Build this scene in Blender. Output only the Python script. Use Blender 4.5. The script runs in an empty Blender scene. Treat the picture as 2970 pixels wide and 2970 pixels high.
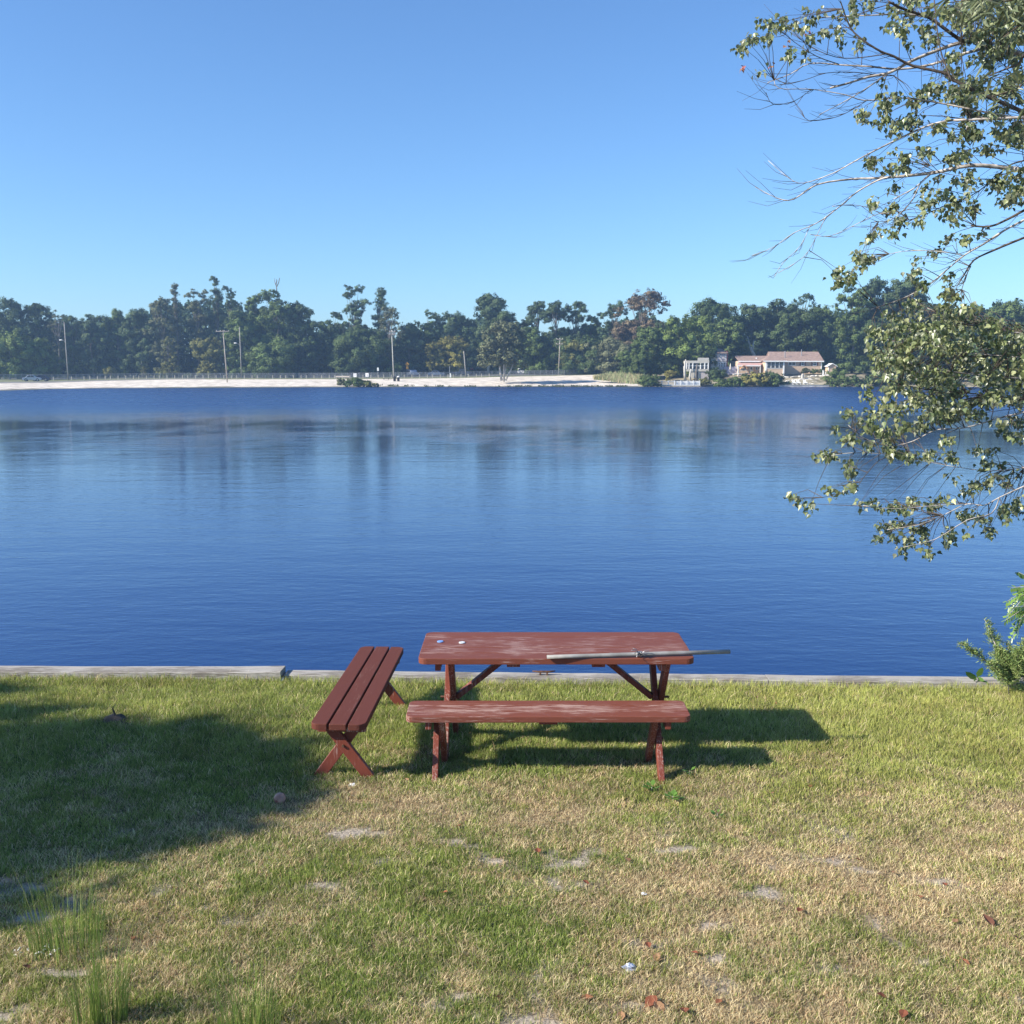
import bpy, math, random
import numpy as np
from mathutils import Vector, Matrix

# ---------------------------------------------------------------- camera, sky, sun, exposure
scene = bpy.context.scene
COL = scene.collection
R = math.radians
CAMZ = 2.66
TH = math.atan((1485 - 1081) / 2970.0)          # camera pitch below the horizon
cam_d = bpy.data.cameras.new("camera")
cam = bpy.data.objects.new("camera", cam_d)
COL.objects.link(cam)
cam.location = (0, 0, CAMZ)
cam.rotation_euler = (math.pi / 2 - TH, 0, 0)
cam_d.sensor_width = 36; cam_d.lens = 36.0
cam_d.clip_start = 0.05; cam_d.clip_end = 8000
scene.camera = cam

SUN_DIR = Vector((-1.10, -0.40, 0.73)).normalized()   # towards the sun
SUN_EL = math.asin(SUN_DIR.z)
SUN_AZ = math.atan2(SUN_DIR.x, SUN_DIR.y)
world = bpy.data.worlds.new("World"); scene.world = world
world.use_nodes = True
wn = world.node_tree.nodes; wl = world.node_tree.links
bg = wn["Background"]
HAZE = 0.00048
sky = wn.new("ShaderNodeTexSky"); sky.sky_type = 'NISHITA'
sky.sun_disc = False; sky.sun_elevation = SUN_EL; sky.sun_rotation = SUN_AZ
sky.altitude = 0; sky.air_density = 1.0; sky.dust_density = 0.35; sky.ozone_density = 5.0
wb_tint = wn.new("ShaderNodeVectorMath"); wb_tint.operation = 'MULTIPLY'; wb_tint.inputs[1].default_value = (0.80, 0.98, 1.14)
wl.new(sky.outputs[0], wb_tint.inputs[0]); wl.new(wb_tint.outputs[0], bg.inputs[0]); bg.inputs[1].default_value = 0.092
sd = bpy.data.lights.new("sun", 'SUN'); sd.energy = 5.0; sd.angle = R(0.55); sd.color = (1.0, 0.93, 0.82)
sun = bpy.data.objects.new("sun", sd); COL.objects.link(sun)
sun.rotation_euler = SUN_DIR.to_track_quat('Z', 'Y').to_euler(); sun.location = (-20, -8, 20)
scene.view_settings.view_transform = 'Standard'; scene.view_settings.look = 'None'
scene.view_settings.exposure = 0.92; scene.view_settings.gamma = 1.0
scene.view_settings.use_curve_mapping = False
scene.cycles.max_bounces = 6; scene.cycles.diffuse_bounces = 2; scene.cycles.glossy_bounces = 3
scene.cycles.transparent_max_bounces = 8; scene.cycles.volume_bounces = 0
scene.cycles.sample_clamp_indirect = 4.0

# ---------------------------------------------------------------- measuring helpers (photo pixels -> metres in the place)
CT, ST = math.cos(TH), math.sin(TH)
def ray(sx, sy):
    u = (sx - 1485) / 2970.0; v = (1485 - sy) / 2970.0
    return u, CT + v * ST, -ST + v * CT
def onz(sx, sy, z=0.0):
    a, b, c = ray(sx, sy); t = (z - CAMZ) / c
    return Vector((a * t, b * t, z))
def ony(sx, sy, Y):
    a, b, c = ray(sx, sy); t = Y / b
    return Vector((a * t, Y, CAMZ + c * t))
def px_at(Y):                       # metres per photo pixel at distance Y
    return Y / 2970.0

# ---------------------------------------------------------------- mesh helpers
ORG = {}
class MB:
    def __init__(s): s.v = []; s.f = []; s.c = []
    def add(s, vs, fs, col=None):
        b = len(s.v); s.v += [tuple(p) for p in vs]
        s.f += [tuple(i + b for i in f) for f in fs]
        s.c += [col or (1, 1, 1, 1)] * len(vs)
        return s
    def box(s, c, size, rz=0.0, m=None, col=None):
        hx, hy, hz = size[0] / 2, size[1] / 2, size[2] / 2
        M = m or Matrix.Rotation(rz, 3, 'Z')
        vs = [Vector(c) + M @ Vector((x * hx, y * hy, z * hz)) for x in (-1, 1) for y in (-1, 1) for z in (-1, 1)]
        return s.add(vs, [(0, 1, 3, 2), (4, 6, 7, 5), (0, 4, 5, 1), (2, 3, 7, 6), (0, 2, 6, 4), (1, 5, 7, 3)], col)
    def b2(s, x0, x1, y0, y1, z0, z1, col=None):
        return s.box(((x0 + x1) / 2, (y0 + y1) / 2, (z0 + z1) / 2), (abs(x1 - x0), abs(y1 - y0), abs(z1 - z0)), col=col)
    def tube(s, pts, rad, n=8, cap=True, col=None):
        pts = [Vector(p) for p in pts]
        if not isinstance(rad, (list, tuple)): rad = [rad] * len(pts)
        vs = []; fs = []
        up = Vector((0.13, 0.21, 0.97))
        for i, p in enumerate(pts):
            d = (pts[min(i + 1, len(pts) - 1)] - pts[max(i - 1, 0)])
            if d.length < 1e-9: d = Vector((0, 0, 1))
            d.normalize()
            a = d.cross(up)
            if a.length < 0.05: a = d.cross(Vector((1, 0, 0)))
            a.normalize(); b = d.cross(a)
            for k in range(n):
                t = 2 * math.pi * k / n
                vs.append(p + (a * math.cos(t) + b * math.sin(t)) * rad[i])
        for i in range(len(pts) - 1):
            for k in range(n):
                k2 = (k + 1) % n
                fs.append((i * n + k, (i + 1) * n + k, (i + 1) * n + k2, i * n + k2))
        if cap:
            fs.append(tuple(range(n))); fs.append(tuple((len(pts) - 1) * n + k for k in reversed(range(n))))
        return s.add(vs, fs, col)
    def bar(s, p, q, w, t, side=None, col=None):      # rectangular bar from p to q
        p = Vector(p); q = Vector(q); d = (q - p); L = d.length; d.normalize()
        a = Vector(side).normalized() if side else d.cross(Vector((0, 0, 1)))
        if a.length < 0.01: a = Vector((1, 0, 0))
        a.normalize(); b = d.cross(a).normalized(); a = b.cross(d)
        M = Matrix((a, b, d)).transposed()
        return s.box((p + q) / 2, (w, t, L), m=M, col=col)
    def prism(s, poly, z0, z1, col=None):
        n = len(poly)
        vs = [(x, y, z0) for x, y in poly] + [(x, y, z1) for x, y in poly]
        fs = [tuple(reversed(range(n))), tuple(range(n, 2 * n))] + [(i, (i + 1) % n, n + (i + 1) % n, n + i) for i in range(n)]
        return s.add(vs, fs, col)
    def extr(s, poly3, vec, col=None):               # any planar polygon pushed along vec
        n = len(poly3); vec = Vector(vec)
        vs = [Vector(p) for p in poly3] + [Vector(p) + vec for p in poly3]
        fs = [tuple(reversed(range(n))), tuple(range(n, 2 * n))] + [(i, (i + 1) % n, n + (i + 1) % n, n + i) for i in range(n)]
        return s.add(vs, fs, col)
    def lathe(s, prof, c=(0, 0, 0), n=12, col=None):
        vs = []; fs = []
        for r, z in prof:
            for k in range(n):
                t = 2 * math.pi * k / n
                vs.append((c[0] + r * math.cos(t), c[1] + r * math.sin(t), c[2] + z))
        for i in range(len(prof) - 1):
            for k in range(n):
                k2 = (k + 1) % n
                fs.append((i * n + k, i * n + k2, (i + 1) * n + k2, (i + 1) * n + k))
        fs.append(tuple(reversed(range(n)))); fs.append(tuple((len(prof) - 1) * n + k for k in range(n)))
        return s.add(vs, fs, col)
    def blob(s, c, r, seed=0, rough=0.25, nu=9, nv=6, col=None):
        rg = random.Random(seed); vs = []; fs = []
        for i in range(nv + 1):
            ph = math.pi * i / nv
            for k in range(nu):
                t = 2 * math.pi * k / nu
                q = 1 + rg.uniform(-rough, rough)
                vs.append((c[0] + r[0] * q * math.sin(ph) * math.cos(t), c[1] + r[1] * q * math.sin(ph) * math.sin(t), c[2] + r[2] * (q if 0 < i < nv else 1) * math.cos(ph)))
        for i in range(nv):
            for k in range(nu):
                k2 = (k + 1) % nu
                fs.append((i * nu + k, (i + 1) * nu + k, (i + 1) * nu + k2, i * nu + k2))
        return s.add(vs, fs, col)
    def build(s, name, mat, parent=None, bevel=0, smooth=False, attr=False):
        me = bpy.data.meshes.new(name)
        off = ORG.get(parent.name, Vector((0, 0, 0))) if parent else Vector((0, 0, 0))
        vs = s.v if off.length == 0 else [(p[0] - off.x, p[1] - off.y, p[2] - off.z) for p in s.v]
        me.from_pydata(vs, [], s.f); me.validate()
        if attr:
            ca = me.color_attributes.new("col", 'FLOAT_COLOR', 'POINT')
            ca.data.foreach_set('color', np.array(s.c, dtype=np.float32).ravel())
        o = bpy.data.objects.new(name, me); COL.objects.link(o)
        me.materials.append(mat)
        if smooth: me.shade_smooth()
        if parent:
            o.parent = parent
            ORG[o.name] = off
        if bevel:
            b = o.modifiers.new("bevel", 'BEVEL'); b.width = bevel; b.segments = 2; b.limit_method = 'ANGLE'
        return o

def npmesh(name, V, F, mat, parent=None, col=None, smooth=False):
    """V (n,3) float, F (m,k) int; uniform face size."""
    me = bpy.data.meshes.new(name)
    V = np.asarray(V, dtype=np.float32)
    if parent and parent.name in ORG:
        V = V - np.array(ORG[parent.name], dtype=np.float32)
    F = np.asarray(F, dtype=np.int32)
    m, k = F.shape
    me.vertices.add(len(V)); me.vertices.foreach_set('co', V.ravel())
    me.loops.add(m * k); me.loops.foreach_set('vertex_index', F.ravel())
    me.polygons.add(m)
    me.polygons.foreach_set('loop_start', np.arange(0, m * k, k, dtype=np.int32))
    me.polygons.foreach_set('loop_total', np.full(m, k, dtype=np.int32))
    me.update(calc_edges=True)
    if col is not None:
        ca = me.color_attributes.new("col", 'FLOAT_COLOR', 'POINT')
        c4 = np.ones((len(V), 4), dtype=np.float32); c4[:, :3] = col
        ca.data.foreach_set('color', c4.ravel())
    me.materials.append(mat)
    if smooth: me.shade_smooth()
    o = bpy.data.objects.new(name, me); COL.objects.link(o)
    if parent:
        o.parent = parent; ORG[o.name] = ORG.get(parent.name, Vector((0, 0, 0)))
    return o

def tag(o, label=None, cat=None, group=None, kind=None):
    if label: o['label'] = label
    if cat: o['category'] = cat
    if group: o['group'] = group
    if kind: o['kind'] = kind
    return o
def thing(name, label, cat, loc=(0, 0, 0), group=None):
    o = bpy.data.objects.new(name, None); COL.objects.link(o)
    o.location = loc; o.empty_display_size = 0.2
    ORG[o.name] = Vector(loc)
    return tag(o, label, cat, group)
def copy_tree(o, loc=None, parent=None):
    c = o.copy(); COL.objects.link(c)
    if parent: c.parent = parent
    if loc is not None: c.location = loc
    for ch in o.children: copy_tree(ch, None, c)
    return c

# ---------------------------------------------------------------- numeric noise
def _hash(ix, iy, seed):
    h = (ix.astype(np.int64) * 374761393 + iy.astype(np.int64) * 668265263 + seed * 982451653) & 0xffffffff
    h = ((h ^ (h >> 13)) * 1274126177) & 0xffffffff
    return ((h ^ (h >> 16)) & 0xffff) / 65535.0
def vnoise(x, y, seed=0):
    x = np.asarray(x, float); y = np.asarray(y, float)
    ix = np.floor(x); iy = np.floor(y); fx = x - ix; fy = y - iy
    fx = fx * fx * (3 - 2 * fx); fy = fy * fy * (3 - 2 * fy)
    a = _hash(ix, iy, seed); b = _hash(ix + 1, iy, seed); c = _hash(ix, iy + 1, seed); d = _hash(ix + 1, iy + 1, seed)
    return (a * (1 - fx) + b * fx) * (1 - fy) + (c * (1 - fx) + d * fx) * fy
def fbm(x, y, seed=0, o=4):
    t = 0; a = 0.5; s = 0
    for i in range(o):
        t = t + a * vnoise(x * 2 ** i, y * 2 ** i, seed + i * 7); s += a; a *= 0.5
    return t / s

# ---------------------------------------------------------------- materials
def new_mat(name):
    m = bpy.data.materials.new(name); m.use_nodes = True
    nt = m.node_tree; return m, nt.nodes, nt.links, nt.nodes["Principled BSDF"]
def mat(name, c, rough=0.8, var=0.15, scale=3.0, metal=0.0, bump=0.0, spec=0.3, c2=None):
    m, n, l, p = new_mat(name)
    tc = n.new("ShaderNodeTexCoord"); nz = n.new("ShaderNodeTexNoise"); nz.inputs["Scale"].default_value = scale
    nz.inputs["Detail"].default_value = 5
    l.new(tc.outputs["Object"], nz.inputs["Vector"])
    rp = n.new("ShaderNodeValToRGB")
    a = [max(0, x * (1 - var)) for x in c[:3]] + [1]; b = [min(1, x * (1 + var)) for x in (c2 or c)[:3]] + [1]
    rp.color_ramp.elements[0].position = 0.3; rp.color_ramp.elements[0].color = a
    rp.color_ramp.elements[1].position = 0.7; rp.color_ramp.elements[1].color = b
    l.new(nz.outputs["Fac"], rp.inputs[0]); l.new(rp.outputs[0], p.inputs["Base Color"])
    p.inputs["Roughness"].default_value = rough; p.inputs["Metallic"].default_value = metal
    p.inputs["Specular IOR Level"].default_value = spec
    if bump:
        bp = n.new("ShaderNodeBump"); bp.inputs["Strength"].default_value = bump; bp.inputs["Distance"].default_value = 0.02
        l.new(nz.outputs["Fac"], bp.inputs["Height"]); l.new(bp.outputs[0], p.inputs["Normal"])
    return m
def leaf_mat(name, trans=0.3, rough=0.55, spec=0.25, tint=(1, 1, 1)):
    """colour comes from each leaf's own colour; part of the light passes through"""
    m, n, l, p = new_mat(name)
    at = n.new("ShaderNodeVertexColor"); at.layer_name = "col"
    mx = n.new("ShaderNodeMixShader"); tr = n.new("ShaderNodeBsdfTranslucent")
    l.new(at.outputs[0], p.inputs["Base Color"]); l.new(at.outputs[0], tr.inputs[0])
    p.inputs["Roughness"].default_value = rough; p.inputs["Specular IOR Level"].default_value = spec
    mx.inputs[0].default_value = trans
    l.new(p.outputs[0], mx.inputs[1]); l.new(tr.outputs[0], mx.inputs[2])
    l.new(mx.outputs[0], n["Material Output"].inputs[0])
    return m
def painted_wood(name, paint, wear=0.5, along='X', wood=(0.42, 0.36, 0.33), rough=0.45, paint2=None):
    m, n, l, p = new_mat(name)
    tc = n.new("ShaderNodeTexCoord"); mp = n.new("ShaderNodeMapping")
    mp.inputs["Scale"].default_value = {'X': (5.0, 85, 85), 'Y': (85, 5.0, 85), 'Z': (85, 85, 6.0)}[along]
    l.new(tc.outputs["Object"], mp.inputs[0])
    n1 = n.new("ShaderNodeTexNoise"); n1.inputs["Scale"].default_value = 1.3; n1.inputs["Detail"].default_value = 9; n1.inputs["Roughness"].default_value = 0.72
    l.new(mp.outputs[0], n1.inputs[0])
    n2 = n.new("ShaderNodeTexNoise"); n2.inputs["Scale"].default_value = 2.6; n2.inputs["Detail"].default_value = 4
    l.new(tc.outputs["Object"], n2.inputs[0])
    ad = n.new("ShaderNodeMath"); ad.operation = 'MULTIPLY_ADD'; ad.inputs[1].default_value = 0.45
    l.new(n2.outputs[0], ad.inputs[0]); l.new(n1.outputs[0], ad.inputs[2])
    # worn arrises
    ge = n.new("ShaderNodeNewGeometry")
    pt = n.new("ShaderNodeMapRange"); pt.inputs[1].default_value = 0.52; pt.inputs[2].default_value = 0.60; pt.inputs[4].default_value = 0.30
    l.new(ge.outputs["Pointiness"], pt.inputs[0])
    a2 = n.new("ShaderNodeMath"); l.new(ad.outputs[0], a2.inputs[0]); l.new(pt.outputs[0], a2.inputs[1])
    rp = n.new("ShaderNodeMapRange"); rp.inputs[1].default_value = 1.015 - wear * 0.2; rp.inputs[2].default_value = 1.12 - wear * 0.2
    rp.inputs[4].default_value = 0.75
    l.new(a2.outputs[0], rp.inputs[0])
    pc = n.new("ShaderNodeMix"); pc.data_type = 'RGBA'
    pc.inputs[6].default_value = (*[x * 0.72 for x in paint], 1); pc.inputs[7].default_value = (*(paint2 or [min(1, x * 1.25) for x in paint]), 1)
    l.new(n1.outputs[0], pc.inputs[0])
    mx = n.new("ShaderNodeMix"); mx.data_type = 'RGBA'; mx.inputs[7].default_value = (*wood, 1)
    l.new(rp.outputs[0], mx.inputs[0]); l.new(pc.outputs[2], mx.inputs[6]); l.new(mx.outputs[2], p.inputs["Base Color"])
    p.inputs["Roughness"].default_value = rough + .1; p.inputs["Specular IOR Level"].default_value = 0.2
    bp = n.new("ShaderNodeBump"); bp.inputs["Strength"].default_value = 0.35; bp.inputs["Distance"].default_value = 0.004
    l.new(n1.outputs[0], bp.inputs["Height"]); l.new(bp.outputs[0], p.inputs["Normal"])
    return m
def glass_mat(name, c=(0.03, 0.04, 0.05), rough=0.08):
    m, n, l, p = new_mat(name)
    p.inputs["Base Color"].default_value = (*c, 1); p.inputs["Roughness"].default_value = rough
    p.inputs["Specular IOR Level"].default_value = 0.8
    return m
# ---------------------------------------------------------------- SETTING: near bank, lake, far shore
WZ = -0.45                                       # water level
# seawall line (lake side edge of lawn)
WA = onz(0, 1962, 0.02); WB = onz(2800, 1990, 0.02)
def wall_y(x): return WA.y + (WB.y - WA.y) * (np.asarray(x) - WA.x) / (WB.x - WA.x)

def dry_map(x, y):
    n = fbm(x * 1.1 + 5, y * 1.5 + 3, 3); n2 = fbm(x * 5, y * 6, 11)
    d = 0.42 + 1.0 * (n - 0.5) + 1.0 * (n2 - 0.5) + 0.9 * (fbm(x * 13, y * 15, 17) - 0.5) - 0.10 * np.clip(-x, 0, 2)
    d = d - 0.55 * np.clip((y - 6.25) / 1.0, 0, 1) + 0.15 * np.clip((6.2 - y) / 1.2, 0, 1)
    d = d + 0.12 * np.exp(-((x - 2.0) ** 2 + (y - 4.9) ** 2 * 1.4) / 0.8)
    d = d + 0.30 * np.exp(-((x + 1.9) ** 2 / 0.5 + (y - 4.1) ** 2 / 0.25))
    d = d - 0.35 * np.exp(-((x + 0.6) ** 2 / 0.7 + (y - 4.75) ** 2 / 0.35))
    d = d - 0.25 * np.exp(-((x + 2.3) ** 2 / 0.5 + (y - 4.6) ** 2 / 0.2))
    d = d + 0.22 * np.exp(-((x + 0.1) ** 2 / 1.4 + (y - 5.9) ** 2 / 0.12))
    d = d + 0.20 * np.exp(-((x - 0.3) ** 2 / 0.25 + (y - 5.0) ** 2 / 0.06))
    d = d + 0.22 * np.exp(-((x + 2.6) ** 2 / 1.2 + (y - 7.6) ** 2 / 0.05))
    return np.clip(d, 0, 1)
BARE = [(-1.0, 5.65, .32, .10), (-.75, 5.25, .16, .06), (-.35, 5.5, .18, .05), (-2.35, 4.72, .22, .10), (-2.0, 4.25, .16, .05), (1.28, 4.95, .16, .07), (1.02, 4.62, .15, .05), (.62, 4.52, .16, .08),
        (.1, 4.22, .13, .04), (.95, 4.36, .11, .06), (1.45, 4.28, .10, .06), (1.95, 4.36, .14, .05), (.42, 4.02, .2, .04), (1.9, 5.2, .15, .05), (.25, 5.05, .2, .07), (-2.2, 3.95, .2, .06), (.9, 5.45, .2, .05), (2.3, 4.05, .2, .08)]
def bare_map(x, y):
    b = np.zeros_like(x)
    for cx, cy, rx, ry in BARE:
        b = np.maximum(b, np.exp(-(((x - cx + .12 * (fbm(x * 6, y * 6, 71) - .5)) / rx / .75) ** 2 + ((y - cy + .12 * (fbm(x * 7, y * 7, 72) - .5)) / ry / .8) ** 2)))
    n = fbm(x * 13, y * 13, 21, 5)
    sc = np.clip((fbm(x * 2.2, y * 3.0, 31) - 0.60) * 7, 0, 1) * np.clip((6.2 - y), 0, 1) * 0.75
    return np.clip(np.maximum(b * 1.35, sc) * (3.6 * n - 0.95) - 0.05, 0, 1)
def lawn_z(x, y):
    return 0.03 * (fbm(x * 0.5, y * 0.5, 41) - 0.5) * 2 + 0.02 * (fbm(x * 3, y * 3, 43) - 0.5)

# lawn sheet: fine near the camera, coarse outside
gx = np.concatenate([np.linspace(-400, -7, 12), np.linspace(-6.5, 6.5, 300), np.linspace(7, 400, 12)])
t = np.concatenate([np.linspace(-300, 2.5, 8), np.linspace(2.6, 9.5, 200)])
X, T = np.meshgrid(gx, t)
wy = wall_y(np.clip(X, -200, 200)) - 0.0
Y = T * 1.0
Y = np.where(T > 8.0, 8.0 + (T - 8.0) / 1.5 * (wy - 8.0), T)
Z = lawn_z(X, Y) * (np.abs(X) < 12) * np.clip((8.3 - Y) * 3, 0, 1)
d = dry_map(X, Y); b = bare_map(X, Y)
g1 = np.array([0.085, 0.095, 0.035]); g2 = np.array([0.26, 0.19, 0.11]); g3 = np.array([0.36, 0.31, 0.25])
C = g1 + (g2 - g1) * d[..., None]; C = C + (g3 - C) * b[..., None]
nr, nc = X.shape
idx = np.arange(nr * nc).reshape(nr, nc)
F = np.stack([idx[:-1, :-1], idx[:-1, 1:], idx[1:, 1:], idx[1:, :-1]], -1).reshape(-1, 4)
m_soil, n_, l_, p_ = new_mat("soil")
at = n_.new("ShaderNodeVertexColor"); at.layer_name = "col"
tc = n_.new("ShaderNodeTexCoord"); nz = n_.new("ShaderNodeTexNoise"); nz.inputs["Scale"].default_value = 60; nz.inputs["Detail"].default_value = 6
l_.new(tc.outputs["Object"], nz.inputs[0])
mr = n_.new("ShaderNodeMapRange"); mr.inputs[1].default_value = .3; mr.inputs[2].default_value = .7; mr.inputs[3].default_value = .55; mr.inputs[4].default_value = 1.35
l_.new(nz.outputs[0], mr.inputs[0])
vm = n_.new("ShaderNodeVectorMath"); vm.operation = 'SCALE'
l_.new(at.outputs[0], vm.inputs[0]); l_.new(mr.outputs[0], vm.inputs[3]); l_.new(vm.outputs[0], p_.inputs["Base Color"])
p_.inputs["Roughness"].default_value = 0.95; p_.inputs["Specular IOR Level"].default_value = 0.1
bp = n_.new("ShaderNodeBump"); bp.inputs["Strength"].default_value = 0.6; bp.inputs["Distance"].default_value = 0.02
l_.new(nz.outputs[0], bp.inputs["Height"]); l_.new(bp.outputs[0], p_.inputs["Normal"])
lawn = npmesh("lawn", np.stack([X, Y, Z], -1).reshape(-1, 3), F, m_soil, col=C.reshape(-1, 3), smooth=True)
tag(lawn, kind='structure')

# ---- grass blades
rng = np.random.default_rng(7)
def blades(n, x0, x1, y0, y1, keep):
    x = rng.uniform(x0, x1, n); y = rng.uniform(y0, y1, n)
    k = keep(x, y); return x[k], y[k]
N = 900000
# density in proportion to nearness: sample in perspective
yy = 3.7 * (8.75 / 3.7) ** rng.uniform(0, 1, N)
xx = rng.uniform(-0.62, 0.62, N) * (yy + 0.8)
dm = dry_map(xx, yy); bm = bare_map(xx, yy)
tuft = fbm(xx * 14, yy * 14, 51)
keep = (rng.uniform(0, 1, N) > bm * 0.97) & (yy < wall_y(xx) - 0.005) & (rng.uniform(0, 1, N) < 0.40 + 1.2 * tuft - 0.35 * dm)
xx, yy, dm, bm, tuft = xx[keep], yy[keep], dm[keep], bm[keep], tuft[keep]
n = len(xx)
wy = wall_y(xx)
lush = np.clip((yy - 6.5) / 1.2, 0, 1)
edge = np.clip(1 - (wy - yy) / 0.22, 0, 1)
h = (0.017 + 0.024 * rng.uniform(0, 1, n) + 0.018 * lush + 0.05 * edge * rng.uniform(0, 1, n) ** 2) * (0.6 + 0.8 * tuft) * (1 - 0.35 * dm)
w = rng.uniform(0.0016, 0.0032, n) * (0.75 + yy / 12)
isdry = rng.uniform(0, 1, n) < (0.10 + 0.85 * dm)
lean = np.where(isdry, rng.uniform(0.5, 1.9, n), rng.uniform(0.1, 0.9, n))
ang = rng.uniform(0, 2 * np.pi, n)
dx, dy = np.cos(ang), np.sin(ang)
wa = rng.uniform(0, 2 * np.pi, n); wx, wy2 = np.cos(wa) * w / 2, np.sin(wa) * w / 2
z0 = lawn_z(xx, yy) * np.clip((8.3 - yy) * 3, 0, 1)
L = h / np.sqrt(1 + lean ** 2) * (1 + 0.4 * isdry)
def P3(f, lf): return xx + dx * L * lean * lf, yy + dy * L * lean * lf, z0 + L * f
V = np.empty((n, 5, 3), np.float32)
a = P3(-0.05, 0); m_ = P3(0.6, 0.35); tp = P3(1.0, 1.0)
V[:, 0] = np.stack([a[0] - wx, a[1] - wy2, a[2]], -1); V[:, 1] = np.stack([a[0] + wx, a[1] + wy2, a[2]], -1)
V[:, 2] = np.stack([m_[0] + wx * .8, m_[1] + wy2 * .8, m_[2]], -1); V[:, 3] = np.stack([m_[0] - wx * .8, m_[1] - wy2 * .8, m_[2]], -1)
V[:, 4] = np.stack(tp, -1)
C_pre = None
i5 = np.arange(n)[:, None] * 5
F = np.concatenate([i5 + [0, 1, 2], i5 + [0, 2, 3], i5 + [3, 2, 4]], 0)
green = np.array([0.19, 0.26, 0.06]); lime = np.array([0.42, 0.44, 0.13]); straw = np.array([0.70, 0.60, 0.36]); brown = np.array([0.40, 0.25, 0.14])
r1 = rng.uniform(0, 1, n)[:, None]; r2 = rng.uniform(0, 1, n)[:, None]
limeness = np.clip(0.1 + 0.4 * r1 + 0.6 * np.clip((xx[:, None] - 0.8) / 1.6, 0, 1) * np.clip((yy[:, None] - 4.6), 0, 1) + 0.45 * lush[:, None] * r2 + 0.8 * (fbm(xx * 1.7, yy * 1.7, 61)[:, None] - 0.5), 0, 1)
cg = green + (lime - green) * limeness
cd = straw + (brown - straw) * (r2 ** 2.2)
C = 1.12 * np.where(isdry[:, None], cd, cg) * rng.uniform(0.65, 1.25, n)[:, None] * (0.72 + 0.56 * fbm(xx * 4.5, yy * 6, 81, 3))[:, None]
C = C * (1 - 0.08 * np.clip((fbm(xx * 2.3, yy * 3.3, 83) - .56) * 6, 0, 1)[:, None] * np.array([.3, .8, .9]))
C5 = np.repeat(C[:, None, :], 5, 1)
m_grass = leaf_mat("grass_blades", trans=0.38, rough=0.6, spec=0.15)
g = npmesh("lawn_grass", V.reshape(-1, 3), F, m_grass, col=C5.reshape(-1, 3))
tag(g, kind='stuff')

# ---- water
def water_material():
    m, n, l, p = new_mat("lake_water")
    tc = n.new("ShaderNodeTexCoord"); sp = n.new("ShaderNodeSeparateXYZ"); l.new(tc.outputs["Object"], sp.inputs[0])
    def noise(scale, det, vec=(1, 1, 1), rough=0.5, dist=0.0):
        mp = n.new("ShaderNodeMapping"); mp.inputs["Scale"].default_value = vec; l.new(tc.outputs["Object"], mp.inputs[0])
        z = n.new("ShaderNodeTexNoise"); z.inputs["Scale"].default_value = scale; z.inputs["Detail"].default_value = det
        z.inputs["Roughness"].default_value = rough; z.inputs["Distortion"].default_value = dist
        l.new(mp.outputs[0], z.inputs[0]); return z.outputs["Fac"]
    def mth(op, a, b=None, c=None):
        q = n.new("ShaderNodeMath"); q.operation = op
        for i, v in enumerate((a, b, c)):
            if v is None: continue
            if isinstance(v, (int, float)): q.inputs[i].default_value = v
            else: l.new(v, q.inputs[i])
        return q.outputs[0]
    def rng_(v, a, b, c, d):
        q = n.new("ShaderNodeMapRange"); q.interpolation_type = 'SMOOTHSTEP'
        l.new(v, q.inputs[0])
        for i, x in enumerate((a, b, c, d)): q.inputs[i + 1].default_value = x
        return q.outputs[0]
    # wind: calmer tongue in the middle distance, breeze on the far side
    warp = noise(0.02, 4, (1.8, 1.2, 1)); wp2 = noise(0.25, 3, (0.25, 1.6, 1))
    yw = mth('ADD', sp.outputs[1], mth('MULTIPLY', mth('SUBTRACT', warp, 0.5), WIND_WARP))
    yw = mth('ADD', yw, mth('MULTIPLY', mth('SUBTRACT', wp2, 0.5), mth('MULTIPLY', sp.outputs[1], 0.12)))
    far = rng_(yw, 56, 108, 0, 1)
    near = rng_(yw, 33, 20, 0, 1)
    patch = rng_(noise(0.045, 4, (2.6, 1.6, 1), 0.6), 0.42, 0.60, 0, 1)
    calm = mth('MULTIPLY', mth('MULTIPLY', patch, 0.24), rng_(yw, 26, 48, 0, 1))
    stren = mth('ADD', calm, mth('ADD', mth('MULTIPLY', far, W_FAR), mth('MULTIPLY', near, W_NEAR)))
    stren = mth('ADD', stren, W_CALM)
    w1 = noise(2.2, 4, (1.0, 2.0, 1), 0.6, 0.1)
    w2 = noise(6.0, 2, (1.0, 1.9, 1), 0.5, 0.2)
    w3 = noise(0.35, 2, (1.0, 3.0, 1), 0.5)
    hgt = mth('ADD', mth('ADD', mth('MULTIPLY', w1, 0.030), mth('MULTIPLY', w2, 0.010)), mth('MULTIPLY', w3, 0.05))
    hgt = mth('MULTIPLY', hgt, stren)
    bp = n.new("ShaderNodeBump"); bp.inputs["Strength"].default_value = 1.0; bp.inputs["Distance"].default_value = 1.0
    l.new(hgt, bp.inputs["Height"]); l.new(bp.outputs[0], p.inputs["Normal"])
    p.inputs["Base Color"].default_value = (*W_COL, 1)
    l.new(mth('ADD', mth('ADD', W_R0, mth('MULTIPLY', calm, 0.06)), mth('MULTIPLY', far, W_R1)), p.inputs["Roughness"])
    p.inputs["IOR"].default_value = 1.34
    p.inputs["Specular IOR Level"].default_value = 0.5
    return m
WIND_WARP, W_FAR, W_NEAR, W_CALM = 55.0, 2.0, 0.10, 0.13
W_COL = (0.007, 0.030, 0.120); W_R0, W_R1 = 0.03, 0.24
wb = MB()
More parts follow.
